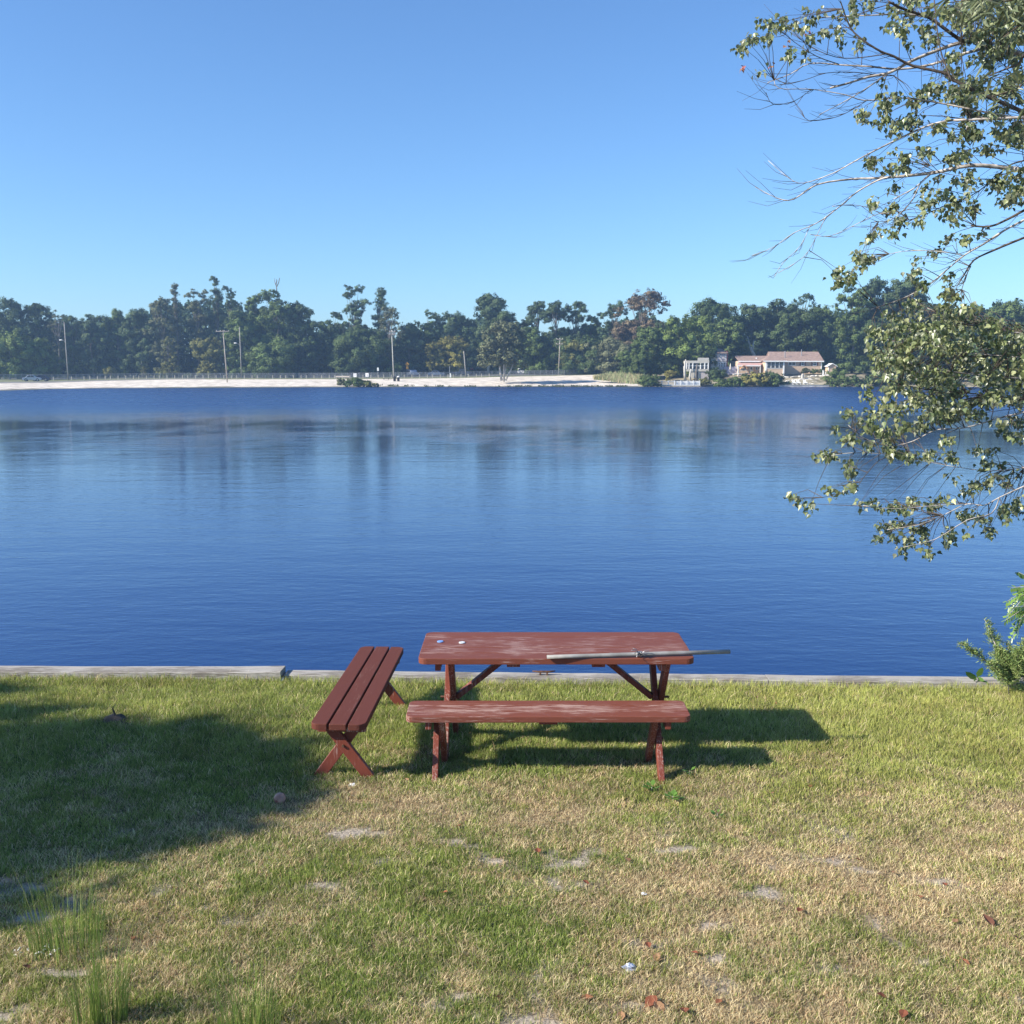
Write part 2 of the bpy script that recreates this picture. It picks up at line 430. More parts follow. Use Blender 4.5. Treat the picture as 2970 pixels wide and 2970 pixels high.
wv = [(-900, float(wall_y(-400)) + 0.14, WZ), (-400, float(wall_y(-400)) + 0.14, WZ), (400, float(wall_y(400)) + 0.14, WZ), (900, float(wall_y(400)) + 0.14, WZ), (900, 420, WZ), (400, 420, WZ), (-400, 420, WZ), (-900, 420, WZ)]
wb.add(wv, [(0, 1, 6, 7), (1, 2, 5, 6), (2, 3, 4, 5)])
water = wb.build("lake_water", water_material()); tag(water, kind='structure')

# ---- far shore: rows of points that follow the shoreline
SH = [(-9000, 1160), (-2500, 1150), (-600, 1140), (0, 1134), (170, 1128.5), (300, 1126.5), (600, 1124.5), (1000, 1123), (1200, 1122.5), (1500, 1121.5), (1750, 1121.3), (2000, 1121.3), (2200, 1121.5), (2400, 1122), (2970, 1122), (5000, 1128), (12000, 1150)]
BT = [(-9000, 1118, 26), (-600, 1116, 26), (0, 1111, 26), (170, 1110, 26), (300, 1105, 27), (520, 1100, 28), (700, 1100, 28), (1000, 1099.5, 28), (1200, 1098, 28), (1350, 1096, 30), (1500, 1092, 32), (1600, 1090, 34), (1740, 1087, 34), (1850, 1086, 28), (2000, 1088, 20), (2130, 1084, 16), (2400, 1083, 15), (2600, 1080, 20), (12000, 1080, 26)]
def lerp1(xs, tab, k): return np.interp(xs, [t[0] for t in tab], [t[k] for t in tab])
sxs = np.concatenate([np.linspace(-3500, -300, 14), np.arange(-200, 3200, 14), np.linspace(3300, 6500, 14)])
U = (sxs - 1485) / 2970.0
shY = np.array([onz(1485, s, WZ).y for s in lerp1(sxs, SH, 1)])
btY = shY + lerp1(sxs, BT, 2)
btZ = CAMZ - (lerp1(sxs, BT, 1) - 1081) / 2970.0 * btY
backZ = np.interp(sxs, [0, 900, 1250, 1500, 2000, 3000], [1.35, 1.5, 2.2, 2.75, 3.6, 3.6])
Y300 = np.full_like(sxs, 300.0)
def fan(Yv): return U * Yv * 1.0096       # a photo column stays on its own line over the ground
def far_z(x, y):
    """height of the far bank at any point (same surface the sheets are made from)"""
    s = 1485 + (x / y / 1.0096) * 2970.0
    a = np.interp(s, sxs, shY); b = np.interp(s, sxs, btY); zb = np.interp(s, sxs, btZ); zk = np.interp(s, sxs, backZ)
    if y <= a: return WZ
    if y <= b:
        q = (y - a) / (b - a); return WZ + (zb - WZ) * (q ** 0.8)
    q = min(1, (y - b) / (300 - b)); return zb + (zk - zb) * q
def strip(name, rows, m, sel=None, kind='structure'):
    V = []; 
    for Yr, Zr in rows: V.append(np.stack([fan(Yr), Yr, Zr], -1))
    V = np.array(V); 
    if sel is not None: V = V[:, sel]
    nr, nc = V.shape[:2]; idx = np.arange(nr * nc).reshape(nr, nc)
    F = np.stack([idx[:-1, :-1], idx[:-1, 1:], idx[1:, 1:], idx[1:, :-1]], -1).reshape(-1, 4)
    o = npmesh(name, V.reshape(-1, 3), F, m, smooth=True)
    return tag(o, kind=kind)
def row(q, bump=0.0, seed=0):
    Yr = shY + (btY - shY) * q
    Zr = WZ + (btZ - WZ) * max(q, 0) ** 0.8 + (q * 0.6 if q < 0 else 0)
    if bump: Zr = Zr + bump * (fbm(fan(Yr) * 0.25, Yr * 0.25, seed) - 0.5)
    return Yr, Zr
m_sand, n_, l_, p_ = new_mat("beach_sand")
tc = n_.new("ShaderNodeTexCoord"); nz = n_.new("ShaderNodeTexNoise"); nz.inputs["Scale"].default_value = 0.5; nz.inputs["Detail"].default_value = 8; nz.inputs["Roughness"].default_value = 0.65
l_.new(tc.outputs["Object"], nz.inputs[0])
rp = n_.new("ShaderNodeValToRGB"); e = rp.color_ramp.elements; e[0].position = .32; e[0].color = (.36, .31, .25, 1); e[1].position = .6; e[1].color = (.73, .65, .55, 1)
l_.new(nz.outputs[0], rp.inputs[0])
sp = n_.new("ShaderNodeSeparateXYZ"); l_.new(tc.outputs["Object"], sp.inputs[0])
n3 = n_.new("ShaderNodeTexNoise"); n3.inputs["Scale"].default_value = 0.12; l_.new(tc.outputs["Object"], n3.inputs[0])
ad = n_.new("ShaderNodeMath"); ad.operation = 'MULTIPLY_ADD'; ad.inputs[1].default_value = -0.5; l_.new(n3.outputs[0], ad.inputs[0]); l_.new(sp.outputs[2], ad.inputs[2])
mr = n_.new("ShaderNodeMapRange"); mr.inputs[1].default_value = -0.62; mr.inputs[2].default_value = -0.50; l_.new(ad.outputs[0], mr.inputs[0])
mx = n_.new("ShaderNodeMix"); mx.data_type = 'RGBA'; mx.inputs[6].default_value = (.13, .12, .075, 1)
l_.new(mr.outputs[0], mx.inputs[0]); l_.new(rp.outputs[0], mx.inputs[7]); l_.new(mx.outputs[2], p_.inputs["Base Color"])
p_.inputs["Roughness"].default_value = 0.95
bp = n_.new("ShaderNodeBump"); bp.inputs["Strength"].default_value = 0.8; bp.inputs["Distance"].default_value = 0.25
l_.new(nz.outputs[0], bp.inputs["Height"]); l_.new(bp.outputs[0], p_.inputs["Normal"])
m_bank = mat("bank_soil", (0.13, 0.12, 0.07), 0.95, 0.5, 0.6, c2=(0.30, 0.26, 0.18))
m_fargrass = mat("far_grass", (0.10, 0.125, 0.05), 0.95, 0.3, 0.3, c2=(0.19, 0.19, 0.10))
m_asph = mat("asphalt", (0.16, 0.155, 0.15), 0.9, 0.12, 0.4)
mid = sxs < 1850; right = sxs >= sxs[mid][-1]
qs = [-0.12, 0, .06, .14, .24, .36, .5, .64, .78, .9, 1.0]
rows = [row(q, 0.16 if 0 < q < 1 else 0, int(q * 100)) for q in qs]
strip("beach", rows, m_sand, mid); strip("rocky_bank", rows, m_bank, right)
def rowY(Yc):
    q = np.clip((Yc - btY) / (300 - btY), 0, 1); return np.full_like(sxs, Yc), btZ + (backZ - btZ) * q
strip("far_ground", [(btY, btZ)] + [rowY(v) for v in (272, 275, 278, 285, 292, 300)] + [(np.full_like(sxs, 380.), backZ + 0.3), (np.full_like(sxs, 600.), backZ + 1), (np.full_like(sxs, 1100.), backZ + 2)], m_fargrass)
r0 = [rowY(v) for v in (272.5, 275, 278, 281)]
strip("road", [(a, z + 0.03) for a, z in r0], m_asph, sxs < 1750)
# sandy car park behind the left end of the beach
lot = [(btY + 0.6 + k * 3.0, btZ + (backZ - btZ) * np.clip((0.6 + k * 3.0) / (300 - btY), 0, 1) + 0.03) for k in range(5)]
m_lot = mat("car_park_paving", (0.21, 0.20, 0.19), 0.9, 0.15, 0.3)
strip("car_park", lot, m_lot, sxs < 620)

# ---- seawall: capping timbers, plank face
m_cap = painted_wood("weathered_timber", (0.175, 0.155, 0.13), 0.55, 'X', wood=(0.42, 0.40, 0.37), rough=0.85)
m_plank = mat("wet_planks", (0.16, 0.13, 0.10), 0.8, 0.3, 4)
sw = thing("seawall", "long weathered timber seawall holding the lawn edge above the lake", "seawall", (WA.x, WA.y, 0))
dirw = Vector((WB.x - WA.x, WB.y - WA.y, 0)).normalized(); nrm = Vector((-dirw.y, dirw.x, 0))
def wpt(x, off, z):
    p = Vector((x, float(wall_y(x)), z)); return p + nrm * off
def timber(x0, x1, off0, off1, z0, z1, lift=0.0, lift1=0.0, segs=14, seed=1):
    rg = random.Random(seed); mb = MB(); vs = []; fs = []
    for i in range(segs + 1):
        q = i / segs; x = x0 + (x1 - x0) * q; j = rg.uniform(-.004, .004); k = rg.uniform(-.003, .003)
        dz = lift + (lift1 - lift) * q ** 3
        a = wpt(x, off0 + j, 0); b_ = wpt(x, off1 + j, 0)
        vs += [(a.x, a.y, z0 + dz), (a.x, a.y, z1 + dz + k - .006), (a.x + nrm.x * .01, a.y + nrm.y * .01, z1 + dz + k), (b_.x, b_.y, z1 + dz + k), (b_.x, b_.y, z0 + dz)]
    for i in range(segs):
        for j in range(5):
            j2 = (j + 1) % 5; fs.append((i * 5 + j, (i + 1) * 5 + j, (i + 1) * 5 + j2, i * 5 + j2))
    fs.append((0, 1, 2, 3, 4)); fs.append(tuple(segs * 5 + j for j in (4, 3, 2, 1, 0)))
    return mb.add(vs, fs)
xj = onz(810, 1955, 0.08).x
timber(-7.2, xj, -0.01, 0.175, -0.02, 0.060, 0.0, 0.03).build("capping_timber", m_cap, sw, smooth=False)
timber(xj + 0.02, 2.2, 0.03, 0.19, -0.03, 0.045, segs=20, seed=5).build("capping_timber", m_cap, sw)
timber(2.205, 9.0, 0.03, 0.19, -0.03, 0.045, segs=20, seed=6).build("capping_timber", m_cap, sw)
timber(-14, -7.21, 0, 0.2, -0.03, 0.06, seed=8).build("capping_timber", m_cap, sw)
timber(9.01, 30, 0.03, 0.19, -0.03, 0.045, seed=9).build("capping_timber", m_cap, sw)
fb = MB()
a, b_ = wpt(-14, .07, 0), wpt(30, .07, 0); c_, d_ = wpt(-14, .13, 0), wpt(30, .13, 0)
fb.add([(a.x, a.y, -.9), (b_.x, b_.y, -.9), (b_.x, b_.y, -.035), (a.x, a.y, -.035), (c_.x, c_.y, -.9), (d_.x, d_.y, -.9), (d_.x, d_.y, -.035), (c_.x, c_.y, -.035)],
       [(0, 1, 2, 3), (5, 4, 7, 6), (3, 2, 6, 7), (1, 0, 4, 5), (0, 3, 7, 4), (1, 5, 6, 2)])
fb.build("plank_face", m_plank, sw)
# small rusty mooring cleat on the cap (seen under the table)
m_rust = mat("rusty_iron", (0.11, 0.055, 0.035), 0.8, 0.4, 40)
cp = onz(1577, 1952, 0.06); cl = thing("mooring_cleat", "small rusty iron cleat fixed on the seawall cap behind the picnic table", "cleat", (cp.x, cp.y, .045))
q = MB(); q.tube([(cp.x - .10, cp.y, .077), (cp.x - .05, cp.y, .072), (cp.x + .05, cp.y, .072), (cp.x + .10, cp.y, .078)], [.006, .010, .010, .006], 6)
q.build("horn", m_rust, cl, smooth=True)
for sg in (-1, 1): q = MB(); q.box((cp.x + sg * .03, cp.y, .056), (.015, .02, .024)); q.build("foot", m_rust, cl)
# ---------------------------------------------------------------- PICNIC TABLE AND BENCHES
RED = (0.168, 0.052, 0.033)
m_top = painted_wood("worn_red_paint", RED, 0.38, 'X', wood=(0.42, 0.31, 0.28))
m_bench = painted_wood("very_worn_red_paint", (0.178, 0.056, 0.037), 0.62, 'X', wood=(0.46, 0.33, 0.29))
m_leg = painted_wood("red_leg_paint", (0.175, 0.046, 0.030), 0.25, 'Z', wood=(0.45, 0.36, 0.33))
m_dark = painted_wood("sound_red_brown_paint", (0.175, 0.048, 0.034), 0.12, 'Y', wood=(0.30, 0.2, 0.17), rough=0.5)
m_bolt = mat("rusty_bolt", (0.16, 0.09, 0.06), 0.6, 0.3, 80, metal=0.6)

def corner_poly(x0, x1, y0, y1, cut, arc=True):
    """rectangle with chosen rounded corners: cut = dict corner->radius"""
    P = []
    for (cx, cy, sx, sy, key, a0) in ((x0, y0, 1, 1, 'sw', 180), (x1, y0, -1, 1, 'se', 270), (x1, y1, -1, -1, 'ne', 0), (x0, y1, 1, -1, 'nw', 90)):
        r = cut.get(key, 0)
        if r == 0: P.append((cx, cy)); continue
        for k in range(6):
            a = R(a0 + 90 * k / 5); P.append((cx + sx * r + r * math.cos(a), cy + sy * r + r * math.sin(a)))
    return P
def boards(root, W, L, n, gap, z1, th, mat_, rad, name="board"):
    """n boards side by side along local x; the outer ones have rounded corners"""
    bw = (W - gap * (n - 1)) / n
    for i in range(n):
        y0 = -W / 2 + i * (bw + gap); cut = {}
        if i == 0: cut = {'sw': rad, 'se': rad}
        if i == n - 1: cut = {'nw': rad, 'ne': rad}
        mb = MB(); mb.prism(corner_poly(-L / 2, L / 2, y0, y0 + bw, cut), z1 - th, z1)
        o = mb.build(name, mat_); o.parent = root; ORG[o.name] = Vector((0, 0, 0))
        b = o.modifiers.new("bevel", 'BEVEL'); b.width = 0.004; b.segments = 2; b.limit_method = 'ANGLE'; b.angle_limit = R(50)
        o.location = (0, 0, 0.0012 * ((i * 7) % 3 - 1))
def loc_part(mb, name, m, root, bevel=0.003):
    o = mb.build(name, m, None, bevel=bevel); o.parent = root; return o
def plank_leg(xc, ytop, ztop, ybot, w, t, side):
    """slanting plank in a y-z plane, cut level with the ground and with the underside of the top"""
    dyy = ybot - ytop; L = math.hypot(dyy, ztop); hw = w / 2 * L / ztop
    poly = [(xc - t / 2, ybot - hw, -0.01), (xc - t / 2, ybot + hw, -0.01), (xc - t / 2, ytop + hw, ztop), (xc - t / 2, ytop - hw, ztop)]
    return MB().extr(poly, (t, 0, 0))

def make_table():
    fl = onz(1240, 1840, .75); nl = onz(1213, 1906, .75); nr = onz(1997, 1911, .75); fr = onz(1979, 1838, .75)
    yN = (onz(1300, 1909, .75).y + onz(1900, 1911, .75).y) / 2; yF = onz(1600, 1833, .75).y
    x0, x1 = -0.635, 1.235
    root = thing("picnic_table", "long worn red picnic table with crossed legs beside the lake", "picnic table", ((x0 + x1) / 2, (yN + yF) / 2, 0))
    W, L = yF - yN, x1 - x0
    boards(root, W, L, 5, 0.0045, 0.75, 0.042, m_top, 0.055)
    a = L / 2 - 0.175
    for sg in (-1, 1):
        xa = sg * a
        loc_part(MB().b2(xa - .062, xa - .024, -W / 2 + .03, W / 2 - .03, .655, .7068), "cleat", m_leg, root)
        for q, (s2, dxx) in enumerate(((1, -.041 if sg > 0 else 0), (-1, 0 if sg > 0 else .041))):
            leg = loc_part(plank_leg(xa + dxx + .0 + (0.002 if q else 0), s2 * .255, .7065, -s2 * .30, .088, .038, sg), "leg", m_leg, root)
        # diagonal brace from the crossing up to the middle of the top
        br = MB(); br.bar((xa - sg * .065, 0, .37), (xa - sg * .47, 0, .702), .07, .036, side=(0, 1, 0)); loc_part(br, "brace", m_leg, root)
        loc_part(MB().b2(xa - sg * .47 - .045, xa - sg * .47 + .045, -W / 2 + .06, W / 2 - .06, .672, .7066), "cleat", m_leg, root)
        bo = MB(); bo.tube([(xa - .05, 0, .368), (xa + .06, 0, .368)], .009, 8); loc_part(bo, "bolt", m_bolt, root, 0)
    return root, yN, yF, x0, x1
def make_bench(name, label, cx, cy, rz, L, W, mt, ml, n, gap, rad, th=0.042, H=0.44, inset=.17):
    root = thing(name, label, "bench", (cx, cy, 0)); root.rotation_euler = (0, 0, rz)
    boards(root, W, L, n, gap, H, th, mt, rad)
    a = L / 2 - inset
    for sg in (-1, 1):
        xa = sg * a
        loc_part(MB().b2(xa + sg * .0235 - .019, xa + sg * .0235 + .019, -W / 2 + .02, W / 2 - .02, H - th - .055, H - th - .001), "cleat", ml, root)
        for q, s2 in enumerate((1, -1)):
            loc_part(plank_leg(xa - sg * .041 * q - (0.002 * sg if q else 0) - sg * .02, s2 * .115, H - th - .002, -s2 * .185, .070, .038, sg), "leg", ml, root)
        bo = MB(); bo.tube([(xa - .075 * (1 if sg > 0 else -1) , 0, .235), (xa + sg * .012, 0, .235)], .009, 8); loc_part(bo, "bolt", m_bolt, root, 0)
    # long brace under the seat
    loc_part(MB().b2(-.06, .06, -W / 2 + .03, W / 2 - .03, H - th - .024, H - th - .001), "cleat", ml, root)
    return root

tbl, TYN, TYF, TX0, TX1 = make_table()
bn = onz(1600, 2078, .44).y; bfy = onz(1500, 2032, .44).y
bench1 = make_bench("bench", "long bench with badly worn red paint in front of the picnic table", (-0.69 + 1.165) / 2, (bn + bfy) / 2, R(0.15), 1.865, bfy - bn, m_bench, m_leg, 3, 0.007, 0.045)
# side bench: darker, three spaced boards, pointing at the lake
A0 = onz(895, 2098, .44); A1 = onz(1062, 2104, .44); B0 = onz(1046, 1874, .44); B1 = onz(1174, 1876, .44)
c0 = (A0 + A1) / 2; c1 = (B0 + B1) / 2; ctr = (c0 + c1) / 2; ax = (c1 - c0); Lb = ax.length; an = math.atan2(ax.y, ax.x)
m_dark2 = painted_wood("sound_red_brown_paint_boards", (0.112, 0.033, 0.022), 0.06, 'X', wood=(0.26, 0.17, 0.14), rough=0.62)
bench2 = make_bench("bench", "dark red brown bench of three spaced boards standing end-on left of the table", ctr.x, ctr.y, an, Lb, 0.355, m_dark2, m_leg, 3, 0.014, 0.055)

# pole with a wire tie lying across the table
m_pole = mat("grey_conduit", (0.22, 0.21, 0.19), 0.6, 0.25, 9, c2=(0.27, 0.27, 0.26))
pa = Vector((0.235, TYN - 0.02, .7665)); pb_ = Vector((1.49, TYN + .10, .7705))
pole = thing("conduit_pole", "long thin grey pole lying across the table top and sticking out on the right", "pole", tuple(pa))
q = MB(); pts = [pa + (pb_ - pa) * t_ for t_ in (0, .15, .33, .345, .36, .7, 1)]
q.tube(pts, [.0135, .0135, .0135, .016, .0145, .0145, .0145], 14); q.build("tube", m_pole, pole, smooth=True)
m_wire = mat("galvanised_wire", (0.38, 0.38, 0.38), 0.4, 0.1, 20, metal=0.7)
wt = MB(); rg = random.Random(4); c = pa + (pb_ - pa) * .50; dpl = (pb_ - pa).normalized()
for k in range(6):
    o_ = c + dpl * (k - 2.5) * .006; ring = []
    for j in range(13):
        an_ = 2 * math.pi * j / 12; ring.append(o_ + Vector((0, math.cos(an_) * .0190, math.sin(an_) * .0190)) + dpl * rg.uniform(-.002, .002))
    wt.tube(ring, .0026, 5, False)
for k in range(14):
    e = Vector((rg.uniform(-.06, .06), rg.uniform(-.06, .01), rg.uniform(-.014, .055))); s_ = c + Vector((rg.uniform(-.01, .01), -.012, .012))
    wt.tube([s_, s_ + e * .5 + Vector((0, 0, .008)), s_ + e], .0024, 5)
wt.build("wire_tie", m_wire, pole, smooth=True)
# two round caps on the table
def cap(sx, sy, m, label):
    p = onz(sx, sy, .751); o = thing("bottle_cap", label, "bottle cap", (p.x, p.y, .7513), "caps lying on the table")
    q = MB(); q.lathe([(.021, 0), (.0225, .003), (.021, .007), (.006, .0075)], (p.x, p.y, .7513), 18); q.build("disc", m, o, smooth=False)
    q = MB(); q.lathe([(.0215, .0), (.024, .0005), (.0215, .001)], (p.x, p.y, .7513), 18)
    q.build("rim", m_wire, o)
cap(1277, 1862, mat("blue_cap", (0.16, 0.30, 0.62), 0.5, 0.1, 60), "blue round cap lying on the left end of the table")
cap(1340, 1865, mat("white_cap", (0.55, 0.58, 0.60), 0.5, 0.35, 90), "whitish round cap lying on the table right of the blue one")
# ---------------------------------------------------------------- NEAR TREES
m_leaf = leaf_mat("maple_leaves", trans=0.30, rough=0.36, spec=0.5)
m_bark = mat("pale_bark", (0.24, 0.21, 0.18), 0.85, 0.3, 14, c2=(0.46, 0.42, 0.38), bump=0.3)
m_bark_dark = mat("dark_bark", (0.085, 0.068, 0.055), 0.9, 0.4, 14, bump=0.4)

def hanging_leaves(cent, nper, spread, size, rgn, palette, droop=0.8, shape='maple'):
    """cent (n,3) cluster centres -> leaf mesh arrays; every leaf is a folded blade hanging from its stalk"""
    V = []; F = []; C = []
    cent = np.asarray(cent); sp = np.asarray(spread)
    P = np.repeat(cent, nper, 0); S = np.repeat(sp, nper, 0); n = len(P)
    P = P + rgn.normal(0, 1, (n, 3)) * S * 0.5
    yaw = rgn.uniform(0, 2 * np.pi, n); dr = rgn.uniform(0.25, 1.0, n) * droop
    d = np.stack([np.cos(yaw) * (1 - dr * .8), np.sin(yaw) * (1 - dr * .8), -dr], -1); d /= np.linalg.norm(d, axis=1)[:, None]
    s = np.cross(d, np.array([0, 0, 1.0])); s /= (np.linalg.norm(s, axis=1)[:, None] + 1e-6)
    roll = rgn.uniform(-1.1, 1.1, n)[:, None]; nn = np.cross(s, d)
    s2 = s * np.cos(roll) + nn * np.sin(roll); nn = np.cross(s2, d)
    L = (size * rgn.uniform(0.65, 1.2, n))[:, None]
    if shape == 'maple':
        outline = [(0, 0, 0), (.36, .16, .10), (.40, .46, .10), (.19, .62, .02), (0, 1.05, -.06), (-.19, .62, .02), (-.40, .46, .10), (-.36, .16, .10)]
        faces = [(0, 1, 2, 3), (0, 3, 4, 4), (0, 4, 4, 5), (0, 5, 6, 7)]
        tri = [(0, 1, 2), (0, 2, 3), (0, 3, 4), (0, 4, 5), (0, 5, 6), (0, 6, 7)]
    elif shape == 'long':
        outline = [(0, 0, 0), (.075, .3, .02), (.07, .65, .0), (0, 1.0, -.06), (-.07, .65, .0), (-.075, .3, .02)]
        tri = [(0, 1, 2), (0, 2, 3), (0, 3, 4), (0, 4, 5)]
    else:
        outline = [(0, 0, 0), (.26, .3, .05), (.22, .7, .03), (0, 1.0, -.03), (-.22, .7, .03), (-.26, .3, .05)]
        tri = [(0, 1, 2), (0, 2, 3), (0, 3, 4), (0, 4, 5)]
    k = len(outline); V = np.empty((n, k, 3))
    for i, (a, b, c) in enumerate(outline):
        V[:, i] = P + s2 * a * L * 0.95 + d * b * L + nn * c * L
    T = np.array(tri); F = (np.arange(n)[:, None, None] * k + T[None]).reshape(-1, 3)
    pal = np.array(palette); ci = pal[rgn.integers(0, len(pal), n)] * rgn.uniform(0.7, 1.25, n)[:, None]
    return V.reshape(-1, 3), F, np.repeat(ci[:, None], k, 1).reshape(-1, 3)

def Z6(x, y): return 2070 + x / 2.1467, y / 2.1467
def Z7(x, y): return 2200 + x / 2.1467, 800 + y / 2.1467
BR6 = [  # traced limbs: width start, width end, dark?, depth, points
 (22, 6, 1, 9.2, [(1990, 730), (1932, 700), (1800, 640), (1650, 580), (1500, 500), (1440, 455), (1240, 410), (1120, 350), (1040, 320), (930, 250), (850, 170), (790, 10)]),
 (26, 8, 0, 9.9, [(2100, 420), (1932, 340), (1700, 290), (1640, 255), (1540, 265), (1400, 310), (1230, 380), (1100, 450), (960, 480), (830, 520), (725, 548)]),
 (15, 3, 0, 10.2, [(1700, 295), (1540, 340), (1360, 400), (1160, 430), (980, 415), (800, 405), (600, 395), (480, 460), (335, 515)]),
 (20, 9, 1, 9.8, [(1600, 262), (1540, 250), (1440, 180), (1340, 110), (1180, 55), (1090, 10)]),
 (8, 2, 0, 10.0, [(1340, 110), (1180, 85), (1000, 95), (820, 100), (640, 115), (500, 160), (400, 190), (220, 270)]),
 (9, 3, 0, 9.9, [(1100, 450), (1040, 490), (920, 570), (800, 640), (655, 715)]),
 (11, 2, 0, 9.5, [(2000, 760), (1932, 740), (1700, 700), (1400, 640), (1180, 610), (940, 625), (820, 590), (600, 555), (405, 550), (375, 480)]),
 (5, 2, 1, 10.3, [(1120, 470), (1040, 470), (880, 450), (700, 455), (560, 500), (410, 530)]),
 (5, 2, 1, 10.1, [(1080, 335), (900, 360), (760, 355), (600, 290), (500, 200), (400, 90)]),
 (5, 2, 1, 10.1, [(780, 400), (640, 350), (500, 260), (430, 200)]),
 (3.5, 1.6, 1, 9.6, [(640, 558), (600, 565), (500, 630), (370, 650), (325, 575)]),
 (4, 1.6, 1, 9.6, [(960, 622), (850, 690), (740, 735), (590, 750), (548, 690)]),
 (15, 2, 0, 9.0, [(2000, 715), (1932, 730), (1600, 745), (1440, 755), (1290, 800), (1120, 880), (960, 960), (850, 1020), (740, 1080), (560, 1140), (470, 1110), (340, 1000)]),
 (28, 2, 0, 9.4, [(2100, 1075), (1932, 1060), (1830, 1045), (1600, 1030), (1400, 1070), (1200, 1095), (1000, 1110), (860, 1115), (640, 1150), (500, 1240), (400, 1235), (260, 1165)]),
 (11, 4, 0, 9.4, [(1400, 1070), (1340, 1090), (1250, 1170), (1120, 1240)]),
 (6, 3, 0, 9.4, [(1290, 1130), (1240, 1240), (1180, 1310), (1100, 1370), (1000, 1380)]),
 (9, 2, 0, 9.4, [(1100, 1103), (1040, 1115), (900, 1190), (780, 1290), (640, 1390), (500, 1450), (370, 1540), (240, 1590)]),
 (4, 2, 0, 9.4, [(740, 1285), (850, 1275), (950, 1290), (1060, 1340)]),
 (3.5, 1.5, 0, 9.4, [(700, 1345), (640, 1470), (560, 1600), (400, 1700)]),
 (3.5, 1.5, 0, 9.4, [(600, 1405), (540, 1530), (430, 1640), (380, 1720)]),
 (9, 3, 1, 9.8, [(2000, 970), (1932, 1000), (1840, 1030), (1740, 1120), (1600, 1220), (1440, 1280), (1280, 1350), (1100, 1400)]),
 (15, 8, 1, 9.1, [(2050, 1250), (1932, 1310), (1830, 1365), (1720, 1410), (1600, 1405)]),
 (13, 4, 0, 9.3, [(2050, 1310), (1932, 1370), (1800, 1440), (1680, 1520), (1560, 1590), (1440, 1690), (1330, 1780), (1150, 1870), (980, 1925)]),
 (15, 5, 1, 9.6, [(2050, 1440), (1932, 1480), (1740, 1560), (1620, 1620), (1560, 1710), (1520, 1775)]),
 (6, 3, 1, 9.6, [(1600, 1660), (1570, 1720), (1535, 1835)]),
 (3, 1.5, 0, 9.7, [(600, 1460), (720, 1470), (860, 1410), (1000, 1340), (1100, 1320)]),
 (5, 2, 0, 9.5, [(1560, 1590), (1400, 1565), (1220, 1560), (1050, 1590)]),
 (6, 5, 1, 8.7, [(1370, -30), (1400, 250), (1440, 400), (1480, 500)]),
 (5, 2, 1, 8.8, [(1550, -30), (1540, 300), (1570, 480)]),
 (6, 2, 0, 9.8, [(1600, 745), (1560, 850), (1600, 930), (1480, 1000), (1300, 1040)]),
 (6, 2, 1, 9.5, [(1850, 670), (1870, 500), (1780, 380), (1700, 330)]),
]
BR7 = [
 (10, 3, 0, 9.3, [(1800, 820), (1653, 850), (1500, 885), (1350, 930), (1250, 950), (1100, 960), (960, 1030), (800, 1060), (640, 1000), (560, 930)]),
 (9, 3, 0, 9.1, [(1800, 1250), (1653, 1310), (1500, 1380), (1400, 1430), (1300, 1420), (1150, 1490), (1000, 1550), (800, 1580)]),
 (7, 3, 0, 9.0, [(1500, 1380), (1450, 1480), (1300, 1520), (1100, 1640), (900, 1690)]),
 (5, 2, 0, 9.5, [(1750, 1190), (1653, 1195), (1450, 1215), (1300, 1200), (1170, 1180), (850, 1120), (600, 1100), (400, 1130)]),
 (4, 2, 1, 9.4, [(850, 1120), (750, 1150), (650, 1260), (600, 1320), (400, 1380), (200, 1390)]),
 (8, 3, 1, 9.7, [(1800, 800), (1653, 770), (1300, 730), (1000, 700), (700, 620)]),
 (8, 3, 0, 10.0, [(1800, 540), (1653, 510), (1300, 480), (900, 420), (740, 380)]),
 (8, 3, 0, 9.9, [(1800, 380), (1653, 360), (1300, 300), (1050, 200)]),
 (5, 2, 0, 9.2, [(1300, 1420), (1100, 1430), (850, 1450), (650, 1430)]),
 (7, 3, 0, 9.6, [(1650, 640), (1300, 610), (1000, 560), (720, 500)]),
]
